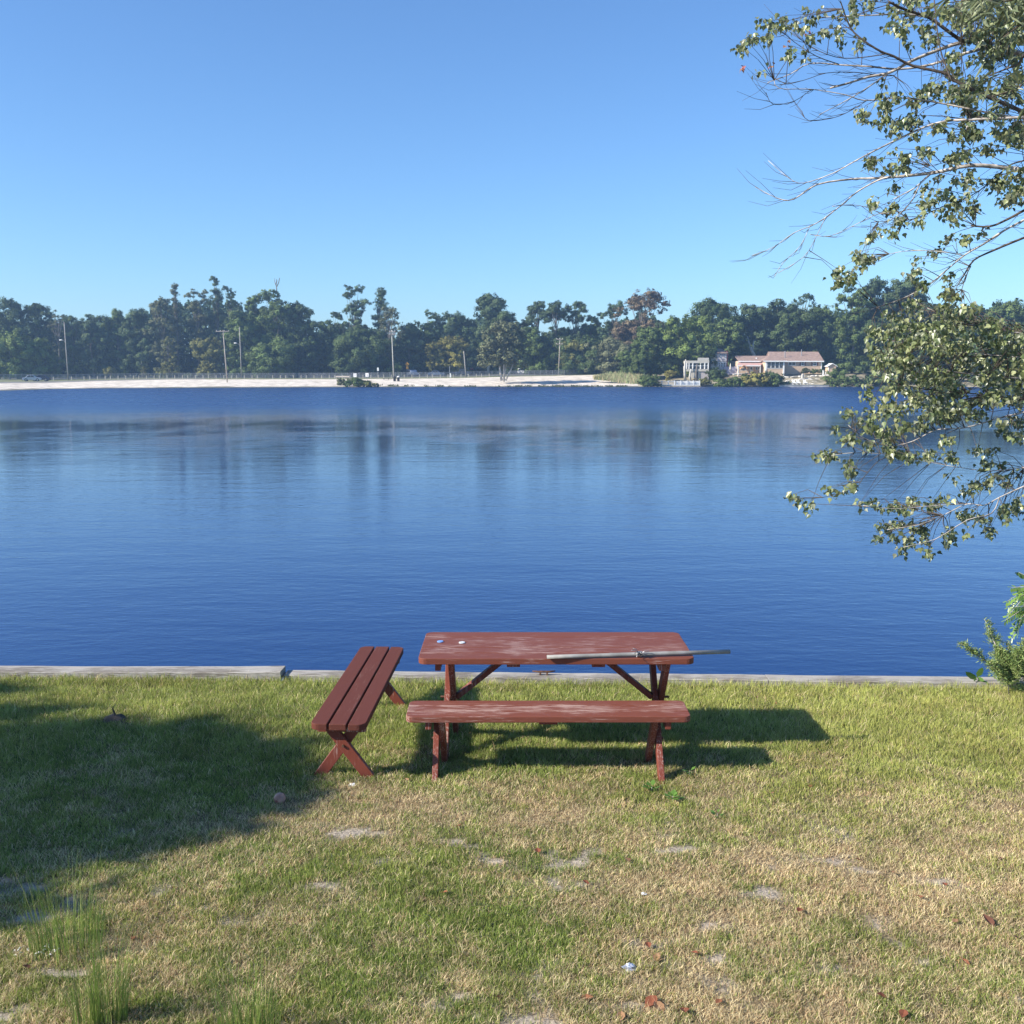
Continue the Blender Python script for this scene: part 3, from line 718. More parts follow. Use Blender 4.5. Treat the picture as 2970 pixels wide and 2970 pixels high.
CL6 = [(160,295,30,30),(215,280,25,20),(270,250,40,35),(330,240,30,30),(350,170,50,35),(285,130,30,20),(430,140,45,35),(490,165,45,30),(540,160,20,20),(585,75,25,25),(620,150,25,20),(655,85,20,15),(760,85,35,25),(870,40,30,35),(880,120,50,35),(975,35,30,30),(590,250,25,40),(700,225,40,30),(770,210,30,30),(800,275,25,25),(895,260,35,30),(1110,150,40,50),(1180,155,40,45),(1160,225,20,20),(1200,285,35,25),(485,345,30,30),(590,360,30,20),(285,455,22,10),
 (1300,190,50,40),(1340,260,70,45),(1450,70,80,50),(1560,110,80,60),(1640,60,80,60),(1750,130,70,60),(1850,230,80,80),(1800,330,60,50),(1860,90,80,80),(1720,400,35,55),(1480,440,35,25),(1060,520,25,25),(1380,550,80,35),(1330,590,80,40),(1250,640,60,35),(1150,600,30,30),(1080,660,50,45),(1040,590,20,25),(930,740,50,50),(1060,750,50,45),(1130,800,40,60),(1200,760,50,45),(1270,760,50,40),(1250,840,45,35),(1400,800,50,45),(1490,850,50,35),(1600,830,80,45),(1830,850,80,60),(1720,600,50,40),(1820,560,60,50),(1600,620,70,40),(1880,480,50,70),(1900,620,40,50),(1780,680,60,30),
 (970,1030,50,42),(1090,1060,40,35),(1170,1050,45,35),(1200,970,55,45),(1320,960,65,45),(1100,950,25,35),(1480,980,55,40),(1560,960,55,55),(1430,1100,25,25),(1590,1130,50,35),(1320,1185,25,18),(1395,1190,25,18),(1460,1210,30,35),(1770,1150,80,55),(1850,1250,55,60),(970,1260,45,38),(1130,1180,40,25),(1330,1280,55,38),(1600,1290,45,60),(1500,1265,30,30),(1500,1370,35,50),(1080,1320,45,45),(1160,1380,48,45),(1050,1430,28,25),(960,1480,40,36),(1110,1460,38,28),(1290,1390,45,25),(1460,1490,45,28),(1550,1500,45,24),(910,1570,34,28),(960,1610,45,38),(920,1660,55,45),(780,1700,45,34),(770,1770,45,36),(870,1720,55,45),(1280,1640,30,28),(1380,1580,38,26),(1260,1710,55,38),(1300,1770,45,45),(1470,1760,24,28),(1460,1860,40,45),(1690,1450,35,25),(1900,1170,40,50)]
CL7 = [(550,880,50,38),(480,950,30,26),(560,1000,65,45),(620,930,30,30),(700,950,55,45),(800,1000,75,55),(900,950,60,50),(1000,930,60,50),(1150,870,70,50),(1250,840,50,40),(700,1060,50,40),(850,1100,80,50),(950,1130,70,45),(1080,1120,50,45),(1200,1130,45,36),(1170,1040,50,36),(440,1120,70,42),(350,1140,28,20),(540,1180,35,40),(580,1240,45,40),(600,1320,38,24),(520,1345,28,13),(445,1350,36,34),(230,1390,42,34),(265,1420,25,34),(340,1440,36,34),(650,1430,36,36),(740,1420,45,36),(820,1440,70,34),(900,1460,50,34),(980,1420,50,50),(1080,1430,60,45),(1180,1380,28,25),(780,1560,45,36),(870,1570,50,45),(960,1580,45,40),(1040,1580,55,45),(760,1650,45,36),(850,1650,38,28),(960,1660,50,36),(1050,1650,40,36),(890,1720,34,36),(1040,1740,38,34),(1170,1620,50,55),(1280,1360,45,36),(1350,1310,50,45),(1430,1290,45,45),(1520,1270,45,45),(1280,1500,55,55),(1360,1490,50,45),(1460,1580,55,45),(1300,1610,24,28),(1550,1480,80,60),(1620,1450,40,70),(1340,1100,45,26),(1450,1090,38,36),(1430,1180,50,36),(1520,1180,28,18),(1200,1260,28,18),(1530,960,60,50),(1600,1000,55,45),(1620,900,45,55),(1600,1260,35,25),(1180,20,25,22),(1170,110,40,40),(1220,130,30,30)]
rgn = np.random.default_rng(12); rg = random.Random(12)
TX, TY = 6.4, 9.2
shore_tree = thing("maple_tree", "tall maple with drooping green leaves and bare twigs hanging over the water at right", "tree", (TX, TY, 0))
light_b, dark_b = MB(), MB(); segs = []
def add_limb(w0, w1, dark, Y, pts, Z):
    P = []; n = len(pts); wob = rg.uniform(-.5, .5)
    for i, (x, y) in enumerate(pts):
        q = i / (n - 1); sx, sy = Z(x, y)
        P.append(ony(sx, sy, Y + wob * q * 1.2 + 0.06 * rg.uniform(-1, 1)))
    rad = [max(.0026, (w0 + (w1 - w0) * (i / (n - 1)) ** 0.8) / 2.1467 * px_at(Y) / 2 * 1.25) for i in range(n)]
    # smooth the polyline
    Q = []; RR = []
    for i in range(n - 1):
        p0, p1, p2, p3 = P[max(i - 1, 0)], P[i], P[i + 1], P[min(i + 2, n - 1)]
        for k in range(3):
            t_ = k / 3; Q.append(0.5 * ((2 * p1) + (p2 - p0) * t_ + (2 * p0 - 5 * p1 + 4 * p2 - p3) * t_ ** 2 + (3 * p1 - p0 - 3 * p2 + p3) * t_ ** 3)); RR.append(rad[i] + (rad[i + 1] - rad[i]) * t_)
    Q.append(P[-1]); RR.append(rad[-1])
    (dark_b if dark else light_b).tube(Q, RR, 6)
    for a, b_, r_ in zip(Q, Q[1:], RR): segs.append((a, b_, r_))
    return P[0], rad[0]
heads = []
for w0, w1, dk, Y, pts in BR6: heads.append((add_limb(w0, w1, dk, Y, pts, Z6), pts[0][0] > 1960))
for w0, w1, dk, Y, pts in BR7: heads.append((add_limb(w0, w1, dk, Y, pts, Z7), pts[0][0] > 1680))
# trunk and the hidden beginnings of the limbs, right of the frame
trunk = MB(); tp = [(TX, TY, -.1), (TX - .05, TY, 1.2), (TX + .03, TY + .05, 2.6), (TX - .04, TY, 4.2), (TX + .02, TY + .05, 6.0), (TX, TY, 8.0), (TX + .1, TY, 9.6)]
trunk.tube(tp, [.21, .17, .155, .135, .11, .07, .03], 12)
trunk.build("trunk", m_bark, shore_tree, smooth=True)
for (P0, r0_), far_ in heads:
    if far_:
        z = max(1.0, P0.z - 0.35 - 0.25 * (TX - P0.x)); e = Vector((TX, TY, z))
        light_b.tube([e, (e * .45 + P0 * .55) + Vector((0, 0, .06)), P0], [max(r0_ * 1.7, .02), r0_ * 1.25, r0_], 7)
# cluster centres
cent = []; spr = []; nn = []
def cl(Z, x, y, rx, ry, dens=1.0):
    area = rx * ry / 1000.0; k = max(1, int(round(area * 1.7)))
    for _ in range(k):
        sx, sy = Z(x + rg.uniform(-.6, .6) * rx, y - 8 + rg.uniform(-.6, .6) * ry)
        cent.append(ony(sx, sy, rg.uniform(9.0, 10.4))); spr.append([0.052, 0.08, 0.05])
for c in CL6: cl(Z6, *c)
for c in CL7: cl(Z7, *c)
for _ in range(80): cl(Z6, rg.uniform(1480, 1980), rg.uniform(-40, 900), 32, 28)
for _ in range(26): cl(Z6, rg.uniform(1300, 1980), rg.uniform(900, 1320), 30, 26)
for _ in range(16): cl(Z6, rg.uniform(1000, 1500), rg.uniform(-40, 100), 30, 24)
def inpoly(x, y, poly):
    r = False; j = len(poly) - 1
    for i in range(len(poly)):
        if (poly[i][1] > y) != (poly[j][1] > y) and x < (poly[j][0] - poly[i][0]) * (y - poly[i][1]) / (poly[j][1] - poly[i][1]) + poly[i][0]: r = not r
        j = i
    return r
MASS = [(800,240),(900,140),(1000,170),(1110,190),(1230,170),(1330,190),(1420,260),(1653,330),(1700,700),(1653,800),(1560,780),(1480,850),(1330,880),(1240,900),(1100,900),(950,850),(900,790),(870,770),(900,900),(700,880),(690,830),(640,760),(625,670),(720,560),(690,430),(700,340)]
c_ = 0
while c_ < 440:
    x, y = rg.uniform(620, 1700), rg.uniform(130, 910)
    if not inpoly(x, y, MASS): continue
    if vnoise(np.array([x / 75.]), np.array([y / 60.]), 77)[0] < 0.22: continue
    sx, sy = Z7(x, y); cent.append(ony(sx, sy, rg.uniform(9.0, 11.2))); spr.append([0.06, 0.12, 0.055]); c_ += 1
# leaves outside the frame, towards and beyond the trunk
for _ in range(220):
    cent.append(Vector((rg.uniform(5.3, 8.6), rg.uniform(8.2, 11.5), rg.uniform(1.5, 9.5)))); spr.append([.14, .14, .12])
C3 = np.array([tuple(c) for c in cent])
# fine twigs carry each cluster back to the closest limb
tw = MB(); SA = np.array([tuple(s[0]) for s in segs])
for c in cent[: len(cent) - 220]:
    cv = np.array(tuple(c)); w_ = SA - cv; dd = np.sqrt((w_[:, 0] - .12) ** 2 + w_[:, 1] ** 2 * .5 + (w_[:, 2]) ** 2 * 1.6); j = int(np.argmin(dd)); a = segs[j][0]
    if dd[j] < 1.1:
        mid_ = (a + c) / 2 + Vector((rg.uniform(-.04, .04), rg.uniform(-.04, .04), rg.uniform(.0, .07)))
        tw.tube([a, mid_, c + Vector((0, 0, .02))], [.0038, .0026, .0014], 4, False)
# bare twigs along the upper limbs
for a, b_, r_ in segs:
    if a.z < 2.9 or r_ > .03: continue
    for _ in range(1 if rg.random() < .8 else 0):
        p = a.lerp(b_, rg.random()); d_ = (b_ - a).normalized()
        e = (d_ * rg.uniform(1.0, 1.7) + Vector((rg.uniform(-.4, .1), rg.uniform(-.5, .5), rg.uniform(-.7, .45)))).normalized()
        Lt = rg.uniform(.08, .34); q1 = p + e * Lt * .55; q2 = q1 + (e + Vector((-.2, 0, rg.uniform(.05, .7)))) * Lt * .5
        tw.tube([p, q1, q2], [.0026, .0018, .0011], 4, False)
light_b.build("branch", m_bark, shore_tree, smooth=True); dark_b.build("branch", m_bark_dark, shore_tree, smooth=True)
tw.build("twig", m_bark_dark, shore_tree)
nper = np.array([rg.randint(10, 16) for _ in cent]); 
pal = [(0.15, .19, .08), (.20, .24, .095), (.26, .29, .13), (.12, .16, .07), (.33, .35, .17), (.18, .20, .11), (.25, .27, .18)]
V, F, C = hanging_leaves(C3, nper, np.array(spr), 0.053, rgn, pal, droop=.95)
npmesh("foliage", V, F, m_leaf, shore_tree, col=C)
# a few red leaves on the longest twigs
rc = [ony(*Z6(185, 412), 9.9), ony(*Z6(450, 268), 9.9), ony(*Z6(575, 215), 9.9), ony(*Z6(360, 398), 9.9)]
V, F, C = hanging_leaves(np.array([tuple(c) for c in rc]), np.array([7, 4, 4, 3]), np.array([[.03, .03, .03]] * 4), 0.045, rgn, [(.45, .16, .14), (.4, .22, .12), (.5, .2, .2)])
o = npmesh("red_foliage", V, F, m_leaf, shore_tree, col=C); tag(o, "turned red leaves")
q = MB(); q.tube([ony(*Z6(185, 405), 9.9), ony(*Z6(260, 470), 9.9), ony(*Z6(335, 460), 9.9), ony(*Z6(480, 460), 10)], [.001, .0015, .002, .003], 4)
q.build("twig", m_bark_dark, shore_tree)

# ---- narrow-leaved branch reaching in at the top right corner, nearer the camera
wl_tree = thing("willow_tree", "long narrow leaves of a willow reaching in at the top right corner", "tree", (4.6, 4.2, 0))
q = MB(); q.tube([(4.6, 4.2, -.1), (4.55, 4.2, 1.5), (4.6, 4.3, 3.2), (4.5, 4.3, 5.2), (4.3, 4.3, 6.4)], [.16, .13, .10, .07, .03], 10); q.build("trunk", m_bark_dark, wl_tree, smooth=True)
q = MB(); cs = []
def Zc(x, y): return 2600 + x / 4.83, y / 4.83
for pts in ([(2600, -500), (1900, -60), (1500, 20), (1100, -10), (700, 40)], [(2600, -300), (2100, 120), (1800, 300), (1500, 520)], [(2500, 100), (1950, 560), (1700, 900), (1300, 1060)], [(2500, -500), (1900, -160), (1300, -120), (950, -40)], [(2500, 300), (2000, 900), (1700, 1250), (1350, 1350)]):
    P = [ony(*Zc(x, y), 5.0 + rg.uniform(-.2, .2)) for x, y in pts]
    q.tube(P, [.012, .007, .005, .003, .002][:len(P)], 6)
    for a, b_ in zip(P, P[1:]):
        for _ in range(5): cs.append(a.lerp(b_, rg.random()))
q.tube([(4.5, 4.3, 5.0), tuple(ony(*Zc(2600, -400), 5.0))], [.04, .014], 6)
for _ in range(42): cs.append(ony(*Zc(rg.uniform(1150, 2100), abs(rg.gauss(0, 170)) - 140), rg.uniform(4.6, 5.4)))
q.build("branch", m_bark_dark, wl_tree, smooth=True)
for _ in range(90): cs.append(Vector((rg.uniform(3.6, 5.4), rg.uniform(3.6, 5.2), rg.uniform(3.8, 6.6))))
V, F, C = hanging_leaves(np.array([tuple(c) for c in cs]), np.full(len(cs), 4), np.full((len(cs), 3), .07), 0.095, rgn, [(.17, .20, .10), (.24, .27, .15), (.13, .16, .08)], droop=.6, shape='long')
npmesh("foliage", V, F, m_leaf, wl_tree, col=C)

# ---------------------------------------------------------------- tree left of the frame that shades the lawn
SH_POLY = [(-250, 2190), (0, 2145), (140, 2120), (330, 2118), (480, 2112), (600, 2102), (740, 2100), (780, 2125), (800, 2150), (840, 2200), (850, 2240), (800, 2290), (760, 2340), (700, 2385), (660, 2415), (560, 2410), (430, 2440), (300, 2490), (180, 2530), (0, 2550), (-250, 2560)]
GP = [onz(x, y, 0) for x, y in SH_POLY]; GP = [(p.x, p.y) for p in GP] + [(-7.5, 3.9), (-7.5, 7.6)]
L_OFF = SUN_DIR / SUN_DIR.z
TB = Vector((-12.0, 1.9, 0))
shade_tree = thing("oak_tree", "leafy oak standing left of the lawn that shades its left side", "tree", tuple(TB))
cs = []; c_ = 0
while c_ < 700:
    x, y = rg.uniform(-7.5, -.6), rg.uniform(3.6, 8.4)
    if not inpoly(x, y, GP): continue
    edge_n = vnoise(np.array([x * 1.6]), np.array([y * 3.2]), 91)[0]
    if y < 5.65 and x > -2.6 and edge_n < .50: continue
    if edge_n < .24: continue
    h_ = rg.uniform(4.0, 8.0); cs.append(Vector((x, y, 0)) + L_OFF * h_); c_ += 1
for x, y, k in ((-3.9, 7.75, 4), (-4.6, 7.65, 7), (-4.2, 8.25, 3)):
    for _ in range(k): cs.append(Vector((x + rg.uniform(-.4, .4), y + rg.uniform(-.07, .07), 0)) + L_OFF * rg.uniform(4, 6))
for _ in range(5): cs.append(Vector((rg.uniform(-3.0, -2.35), rg.uniform(4.78, 4.9), 0)) + L_OFF * rg.uniform(2.8, 3.4))
for _ in range(300):
    a_ = rg.uniform(0, 6.28); r_ = 3.2 * math.sqrt(rg.random()); cs.append(TB + Vector((math.cos(a_) * r_ - 3, math.sin(a_) * r_ - 1.5, rg.uniform(3.0, 5.8))))
V, F, C = hanging_leaves(np.array([tuple(c) for c in cs]), np.full(len(cs), 64), np.full((len(cs), 3), .24), 0.12, rgn, [(.06, .10, .03), (.08, .13, .035), (.05, .09, .03)], droop=.6)
npmesh("foliage", V, F, m_leaf, shade_tree, col=C)
q = MB(); q.tube([TB - Vector((0, 0, .1)), TB + Vector((0, 0, 2)), TB + Vector((.2, .2, 3.8)), TB + Vector((.1, .2, 5.4))], [.34, .27, .2, .12], 12); q.build("trunk", m_bark_dark, shade_tree, smooth=True)
q = MB()
for k in range(26):
    c = cs[rg.randrange(len(cs) - 320)]; s_ = TB + Vector((.1, .1, rg.uniform(2.6, 4.8)))
    q.tube([s_, s_.lerp(c, .5) + Vector((0, 0, .35)), c], [.07, .035, .008], 6)
q.build("branch", m_bark_dark, shade_tree, smooth=True)

# ---------------------------------------------------------------- shrubs at the right end of the seawall
m_conif = leaf_mat("juniper_needles", trans=0.15, rough=0.6)
def conifer_sprays(root, stems, seed, size=.034):
    """stems: list of (base, tip, spread) -> feathery sprays of scale leaves"""
    rr = np.random.default_rng(seed); V = []; C = []; wood = MB()
    for base, tip, spread, n in stems:
        base = Vector(base); tip = Vector(tip); wood.tube([base, base.lerp(tip, .5), tip], [.007, .005, .0015], 5)
        for _ in range(n):
            t_ = rr.uniform(.12, 1) ; p = base.lerp(tip, t_); r_ = spread * (1.15 - t_)
            d_ = Vector(((rr.normal()), rr.normal(), rr.uniform(-.1, .9))).normalized()
            q0 = p; L_ = r_ * rr.uniform(.5, 1.2)
            for k in range(int(14 + L_ / .0035)):
                f_ = rr.uniform(0.15, 1); c = q0 + d_ * L_ * f_ + Vector(rr.normal(0, .012, 3)); e = (d_ + Vector(rr.normal(0, .55, 3))).normalized() * size * rr.uniform(.5, 1)
                s_ = e.cross(Vector(rr.normal(0, 1, 3))).normalized() * .0030
                V += [c - s_, c + s_, c + e * .6 + s_ * .8, c + e]
                g_ = rr.uniform(.6, 1.3); C += [(.19 * g_, .27 * g_, .085 * g_)] * 4 if rr.uniform() > .3 else [(.32 * g_, .36 * g_, .13 * g_)] * 4
    V = np.array([tuple(v) for v in V]); F = np.arange(len(V)).reshape(-1, 4)
    npmesh("foliage", V, F, m_conif, root, col=np.array(C)); wood.build("stem", m_bark, root, smooth=True)
JY = float(wall_y(4.1)) - .10
jb = onz(2925, 2012, 0); jun = thing("juniper_shrub", "young feathery juniper leaning out from the right end of the seawall", "shrub", (jb.x, jb.y, 0))
def jp(sx, sy, dy=0): return ony(sx, sy, jb.y + dy)
conifer_sprays(jun, [(jb, jp(2925, 1860, .02), .10, 28), (jp(2922, 1950), jp(2855, 1795, .05), .10, 42), (jp(2922, 1960), jp(2785, 1865, -.03), .09, 42), (jp(2925, 1950), jp(2900, 1880), .13, 60), (jp(2925, 1960), jp(2990, 1850, .08), .16, 60), (jp(2925, 1980), jp(2960, 1880, -.08), .16, 70), (jp(2925, 1985), jp(2870, 1920, -.1), .10, 50), (jp(2940, 1985), jp(3020, 1900), .2, 70)], 3)
kb = Vector((4.75, 8.0, 0)); jun2 = thing("juniper_shrub", "dark juniper bush at the very right edge behind the young one", "shrub", tuple(kb))
conifer_sprays(jun2, [(kb, kb + Vector((-.28, .05, .62)), .24, 110), (kb, kb + Vector((.1, .1, .7)), .26, 80), (kb + Vector((-.12, 0, 0)), kb + Vector((-.35, -.1, .38)), .18, 80)], 5)
# vine with paired leaflets
vb = Vector((4.9, 8.3, 0)); vine = thing("locust_sapling", "bright green locust sapling with paired leaflets at the right edge above the juniper", "sapling", tuple(vb))
q = MB(); V = []; C = []; rr = np.random.default_rng(9)
tips = [jp(2934, 1704, .2), jp(2920, 1745, .2), jp(2920, 1790, .15), jp(2930, 1775, .22), jp(2955, 1660, .2), jp(2950, 1800, .2), jp(2945, 1760, .1), jp(2925, 1762, .25), jp(2940, 1820, .2), jp(2915, 1800, .1), jp(2960, 1730, .15), jp(2965, 1790, .1), jp(2950, 1840, .15), jp(2935, 1850, .2)]
hub_ = jp(3010, 1760, .25); q.tube([vb, vb.lerp(hub_, .5) + Vector((.05, 0, 0)), hub_, hub_ + Vector((0, 0, .45))], [.012, .009, .006, .003], 6)
for t_ in tips:
    s_ = jp(2990 + rr.uniform(-10, 20), 1690 + rr.uniform(-20, 80), .22); q.tube([hub_, s_, t_], [.004, .003, .001], 5)
    d_ = (t_ - s_); 
    for k in range(13):
        c = s_ + d_ * (k / 12)
        for sg in (-1, 1):
            e = Vector((-.15, sg * .5, rr.uniform(-.9, -.2) + .35 * sg)).normalized() * .05; w_ = d_.normalized() * .014
            V += [c, c + e * .5 + w_, c + e, c + e * .5 - w_]; g_ = rr.uniform(.8, 1.3); C += [(.18 * g_, .29 * g_, .06 * g_)] * 4
q.build("stem", m_bark, vine, smooth=True); npmesh("foliage", np.array([tuple(v) for v in V]), np.arange(len(V)).reshape(-1, 4), m_leaf, vine, col=np.array(C))
# broad-leaved sprout
sb_ = onz(2832, 1990, 0); spr_ = thing("broadleaf_sprout", "low sprout of a few broad bright green leaves beside the juniper", "plant", tuple(sb_))
V = []; C = []
for (tx, ty, w_) in ((2800, 1948, .026), (2850, 1935, .026), (2824, 1975, .018), (2868, 1985, .02), (2855, 1975, .02)):
    b0 = ony(2834, 1965 + rr.uniform(-5, 15), sb_.y); t1 = ony(tx, ty, sb_.y - .05); d_ = t1 - b0; s_ = d_.cross(Vector((.2, 1, .3))).normalized() * w_
    up_ = Vector((0, -.01, .008)); V += [b0, b0 + d_ * .35 + s_, b0 + d_ * .75 + s_ * .8, t1, b0 + d_ * .75 - s_ * .8, b0 + d_ * .35 - s_]; C += [(.13, .24, .05)] * 6
npmesh("foliage", np.array([tuple(v) for v in V]), np.arange(len(V)).reshape(-1, 6), m_leaf, spr_, col=np.array(C))
q = MB(); q.tube([sb_, ony(2834, 1965, sb_.y)], [.004, .003], 5); q.build("stem", m_bark, spr_)
# ---------------------------------------------------------------- SMALL THINGS ON THE LAWN
m_tall = leaf_mat("tall_grass_leaf", trans=0.3, rough=0.5)
def tall_tuft(sx, sy, n, hpx, spread, label, seed):
    b = onz(sx, sy, 0); rr = np.random.default_rng(seed)
    root = thing("grass_tuft", label, "grass tuft", tuple(b), "tall grass tufts at the bottom left"); V = []; F = []; C = []
    for i in range(n):
        a = rr.uniform(0, 6.283); r_ = spread * math.sqrt(rr.uniform()) ; p = b + Vector((math.cos(a) * r_ * .5, math.sin(a) * r_ * .35, -.01))
        h_ = hpx * px_at(b.y) * rr.uniform(.3, 1) ** 1.1; ln = rr.uniform(.02, .32) * h_; a2 = a + rr.uniform(-.6, .6)
        d_ = Vector((math.cos(a2), math.sin(a2), 0)); w_ = rr.uniform(.0011, .0022); s_ = Vector((math.sin(a2 + .8), math.cos(a2 + .3), 0)).normalized() * w_
        g_ = rr.uniform(.7, 1.25); c = (.19 * g_, .27 * g_, .06 * g_) if rr.uniform() > .2 else (.36 * g_, .35 * g_, .13 * g_)
        base = len(V)
        for k in range(4):
            t_ = k / 3.0; q = p + Vector((0, 0, h_ * t_)) + d_ * ln * t_ ** 2; ww = s_ * (1 - t_ * .85)
            V += [q - ww, q + ww]; C += [c, c]
        for k in range(3): F.append((base + 2 * k, base + 2 * k + 1, base + 2 * k + 3, base + 2 * k + 2))
    o = npmesh("blade", np.array([tuple(v) for v in V]), np.array(F), m_tall, root, col=np.array(C)); tag(o, kind='stuff')
tall_tuft(200, 2765, 230, 300, .34, "tallest seeding grass tuft beside the shaded ground at the left edge", 1)
tall_tuft(255, 2985, 90, 360, .12, "upright seeding grass clump at the bottom edge near the left corner", 2)
tall_tuft(325, 2975, 130, 390, .14, "narrow tall grass clump at the bottom edge, second from the left corner", 3)
tall_tuft(720, 3000, 170, 300, .26, "wispy tall grass clump at the bottom edge, rightmost of the tufts", 4)
m_weed = leaf_mat("weed_leaf", trans=0.25)
def weed(sx, sy, label, seed, s=1.0, n=16):
    b = onz(sx, sy, 0.0); rr = np.random.default_rng(seed); root = thing("weed", label, "weed", tuple(b)); V = []; C = []
    for i in range(n):
        a = rr.uniform(0, 6.283); L_ = rr.uniform(.03, .07) * s; d_ = Vector((math.cos(a), math.sin(a), rr.uniform(.1, .6))).normalized(); p = b + Vector((0, 0, rr.uniform(.01, .05) * s)) + d_ * .012
        sd_ = d_.cross(Vector((0, 0, 1))).normalized() * L_ * .28
        V += [p, p + d_ * L_ * .5 + sd_, p + d_ * L_, p + d_ * L_ * .5 - sd_]; g_ = rr.uniform(.7, 1.2); C += [(.12 * g_, .23 * g_, .045 * g_)] * 4
    npmesh("foliage", np.array([tuple(v) for v in V]), np.arange(len(V)).reshape(-1, 4), m_weed, root, col=np.array(C))
    q = MB(); q.tube([b - Vector((0, 0, .01)), b + Vector((0, 0, .05 * s))], [.003, .002], 5); q.build("stem", m_bark, root)
weed(2000, 2250, "low weed at the foot of the front bench's right leg", 1, .7, 12)
weed(1890, 2300, "small leafy weed in dry grass below the bench's right leg", 2, .9)
weed(1950, 2330, "taller leafy weed in dry grass, lowest of the three below the bench", 3, 1.0, 18)
weed(2080, 2375, "tiny bright green weed alone in the dry grass right of the others", 4, .7, 10)
# pinkish ball
m_ball, n_, l_, p_ = new_mat("faded_ball")
tc = n_.new("ShaderNodeTexCoord"); vz = n_.new("ShaderNodeTexNoise"); vz.inputs["Scale"].default_value = 14; l_.new(tc.outputs["Object"], vz.inputs[0])
rp = n_.new("ShaderNodeValToRGB"); rp.color_ramp.elements[0].position = .35; rp.color_ramp.elements[0].color = (.26, .12, .08, 1); rp.color_ramp.elements[1].position = .62; rp.color_ramp.elements[1].color = (.62, .36, .26, 1)
l_.new(vz.outputs[0], rp.inputs[0]); l_.new(rp.outputs[0], p_.inputs[0]); p_.inputs["Roughness"].default_value = .6
b = onz(812, 2332, 0); ball = thing("ball", "small faded pink ball lying on the lawn at the edge of the shade", "ball", tuple(b))
q = MB(); rb = .037
q.lathe([(max(.001, rb * math.sin(math.pi * k / 14)), rb * .95 - rb * math.cos(math.pi * k / 14)) for k in range(15)], tuple(b), 20); q.build("shell", m_ball, ball, smooth=True)
q = MB(); q.tube([b + Vector((math.cos(a_) * rb * 1.0, math.sin(a_) * rb * .55, rb * .95 + math.sin(a_) * rb * .84)) for a_ in [k * math.pi / 12 for k in range(25)]], .0014, 5, False); q.build("seam", mat("ball_seam", (.2, .1, .07)), ball)
q = MB(); q.lathe([(.009, 0), (.008, .002), (.002, .003)], (b.x - .012, b.y - rb * .93, b.z + rb * .9), 8); q.build("chip", mat("ball_chip", (.24, .07, .05)), ball)
# twig bundle / dead stump on the shaded lawn
b = onz(333, 2098, 0); st = thing("dead_stump", "small dark dead stump with a thin dry shoot on the shaded lawn at the left", "stump", tuple(b))
q = MB(); q.blob((b.x, b.y, .015), (.09, .07, .05), 3, .25); q.build("root_mound", m_bark_dark, st, smooth=True)
q = MB(); q.tube([b, b + Vector((.005, 0, .07)), b + Vector((-.012, 0, .12)), b + Vector((.01, 0, .15))], [.014, .009, .005, .002], 6)
for k in range(7):
    a_ = rg.uniform(0, 6.28); q.tube([b + Vector((0, 0, .03)), b + Vector((math.cos(a_) * .09, math.sin(a_) * .05, .035)), b + Vector((math.cos(a_) * .15, math.sin(a_) * .08, .0))], [.007, .005, .002], 5)
q.build("shoot", m_bark_dark, st, smooth=True)
# crumpled litter
m_paper = mat("white_litter", (.62, .62, .62), .5, .15, 60); m_foil = mat("foil", (.50, .53, .62), .25, .2, 90, metal=.5)
def crumple(name, sx, sy, s, m, label, cat, seed, flat=.5):
    b = onz(sx, sy, .018); o = MB().blob(tuple(b), (s, s * .8, s * flat), seed, .45, 10, 7).build(name, m)
    tag(o, label, cat); return o
crumple("paper_scrap", 1022, 2276, .024, m_paper, "small white paper scrap on the grass right of the dark bench's foot", "litter", 1, .35)
crumple("paper_scrap", 1868, 2592, .014, m_paper, "tiny white paper scrap in dry grass below the bench", "litter", 2, .4)
crumple("foil_wrapper", 1824, 2806, .026, m_foil, "crumpled shiny blue white wrapper on the dry lawn near the bottom edge", "litter", 3, .6)
q = MB(); b = onz(105, 2762, .01)
for k in range(26):
    p = b + Vector((rg.uniform(-.10, .10), rg.uniform(-.035, .035), rg.uniform(0, .02))); a_ = rg.uniform(0, 6.28); e = Vector((math.cos(a_), math.sin(a_), rg.uniform(-.1, .5))) * rg.uniform(.012, .028)
    q.tube([p, p + e * .6 + Vector((0, 0, .004)), p + e], [.003, .0034, .002], 5)
o = q.build("straw_packing", m_paper, smooth=True); tag(o, "heap of white shredded scraps in dry grass beside the tallest tuft", "litter", kind="stuff")
# fallen leaves
m_dead = leaf_mat("dead_leaf", trans=.15, rough=.7)
LV = [(2896, 2490, .045), (2868, 2672, .05), (2770, 2672, .03), (2490, 2494, .03), (2588, 2530, .03), (2668, 2602, .04), (2320, 2640, .035), (1880, 2740, .03), (1905, 2778, .035), (1700, 2895, .04), (2015, 2763, .028), (1800, 2948, .04), (1890, 2905, .055), (1910, 2920, .05), (1985, 2930, .04), (2085, 2905, .03), (2950, 2720, .03), (2620, 2940, .04), (2560, 2890, .04), (1290, 2588, .028), (383, 2722, .03), (462, 2720, .022), (505, 2576, .028), (640, 2573, .02), (390, 2640, .025), (80, 2805, .03), (1180, 2262, .03), (1228, 2285, .03), (2548, 2018, .03), (2250, 2040, .02), (2196, 2022, .02), (2710, 2035, .02), (2865, 2030, .028), (1330, 2395, .025), (2350, 2280, .025), (2240, 2300, .02), (1560, 2468, .04), (1820, 2495, .04), (1700, 2560, .03), (1440, 2890, .03), (2740, 2565, .03), (2800, 2790, .03)]
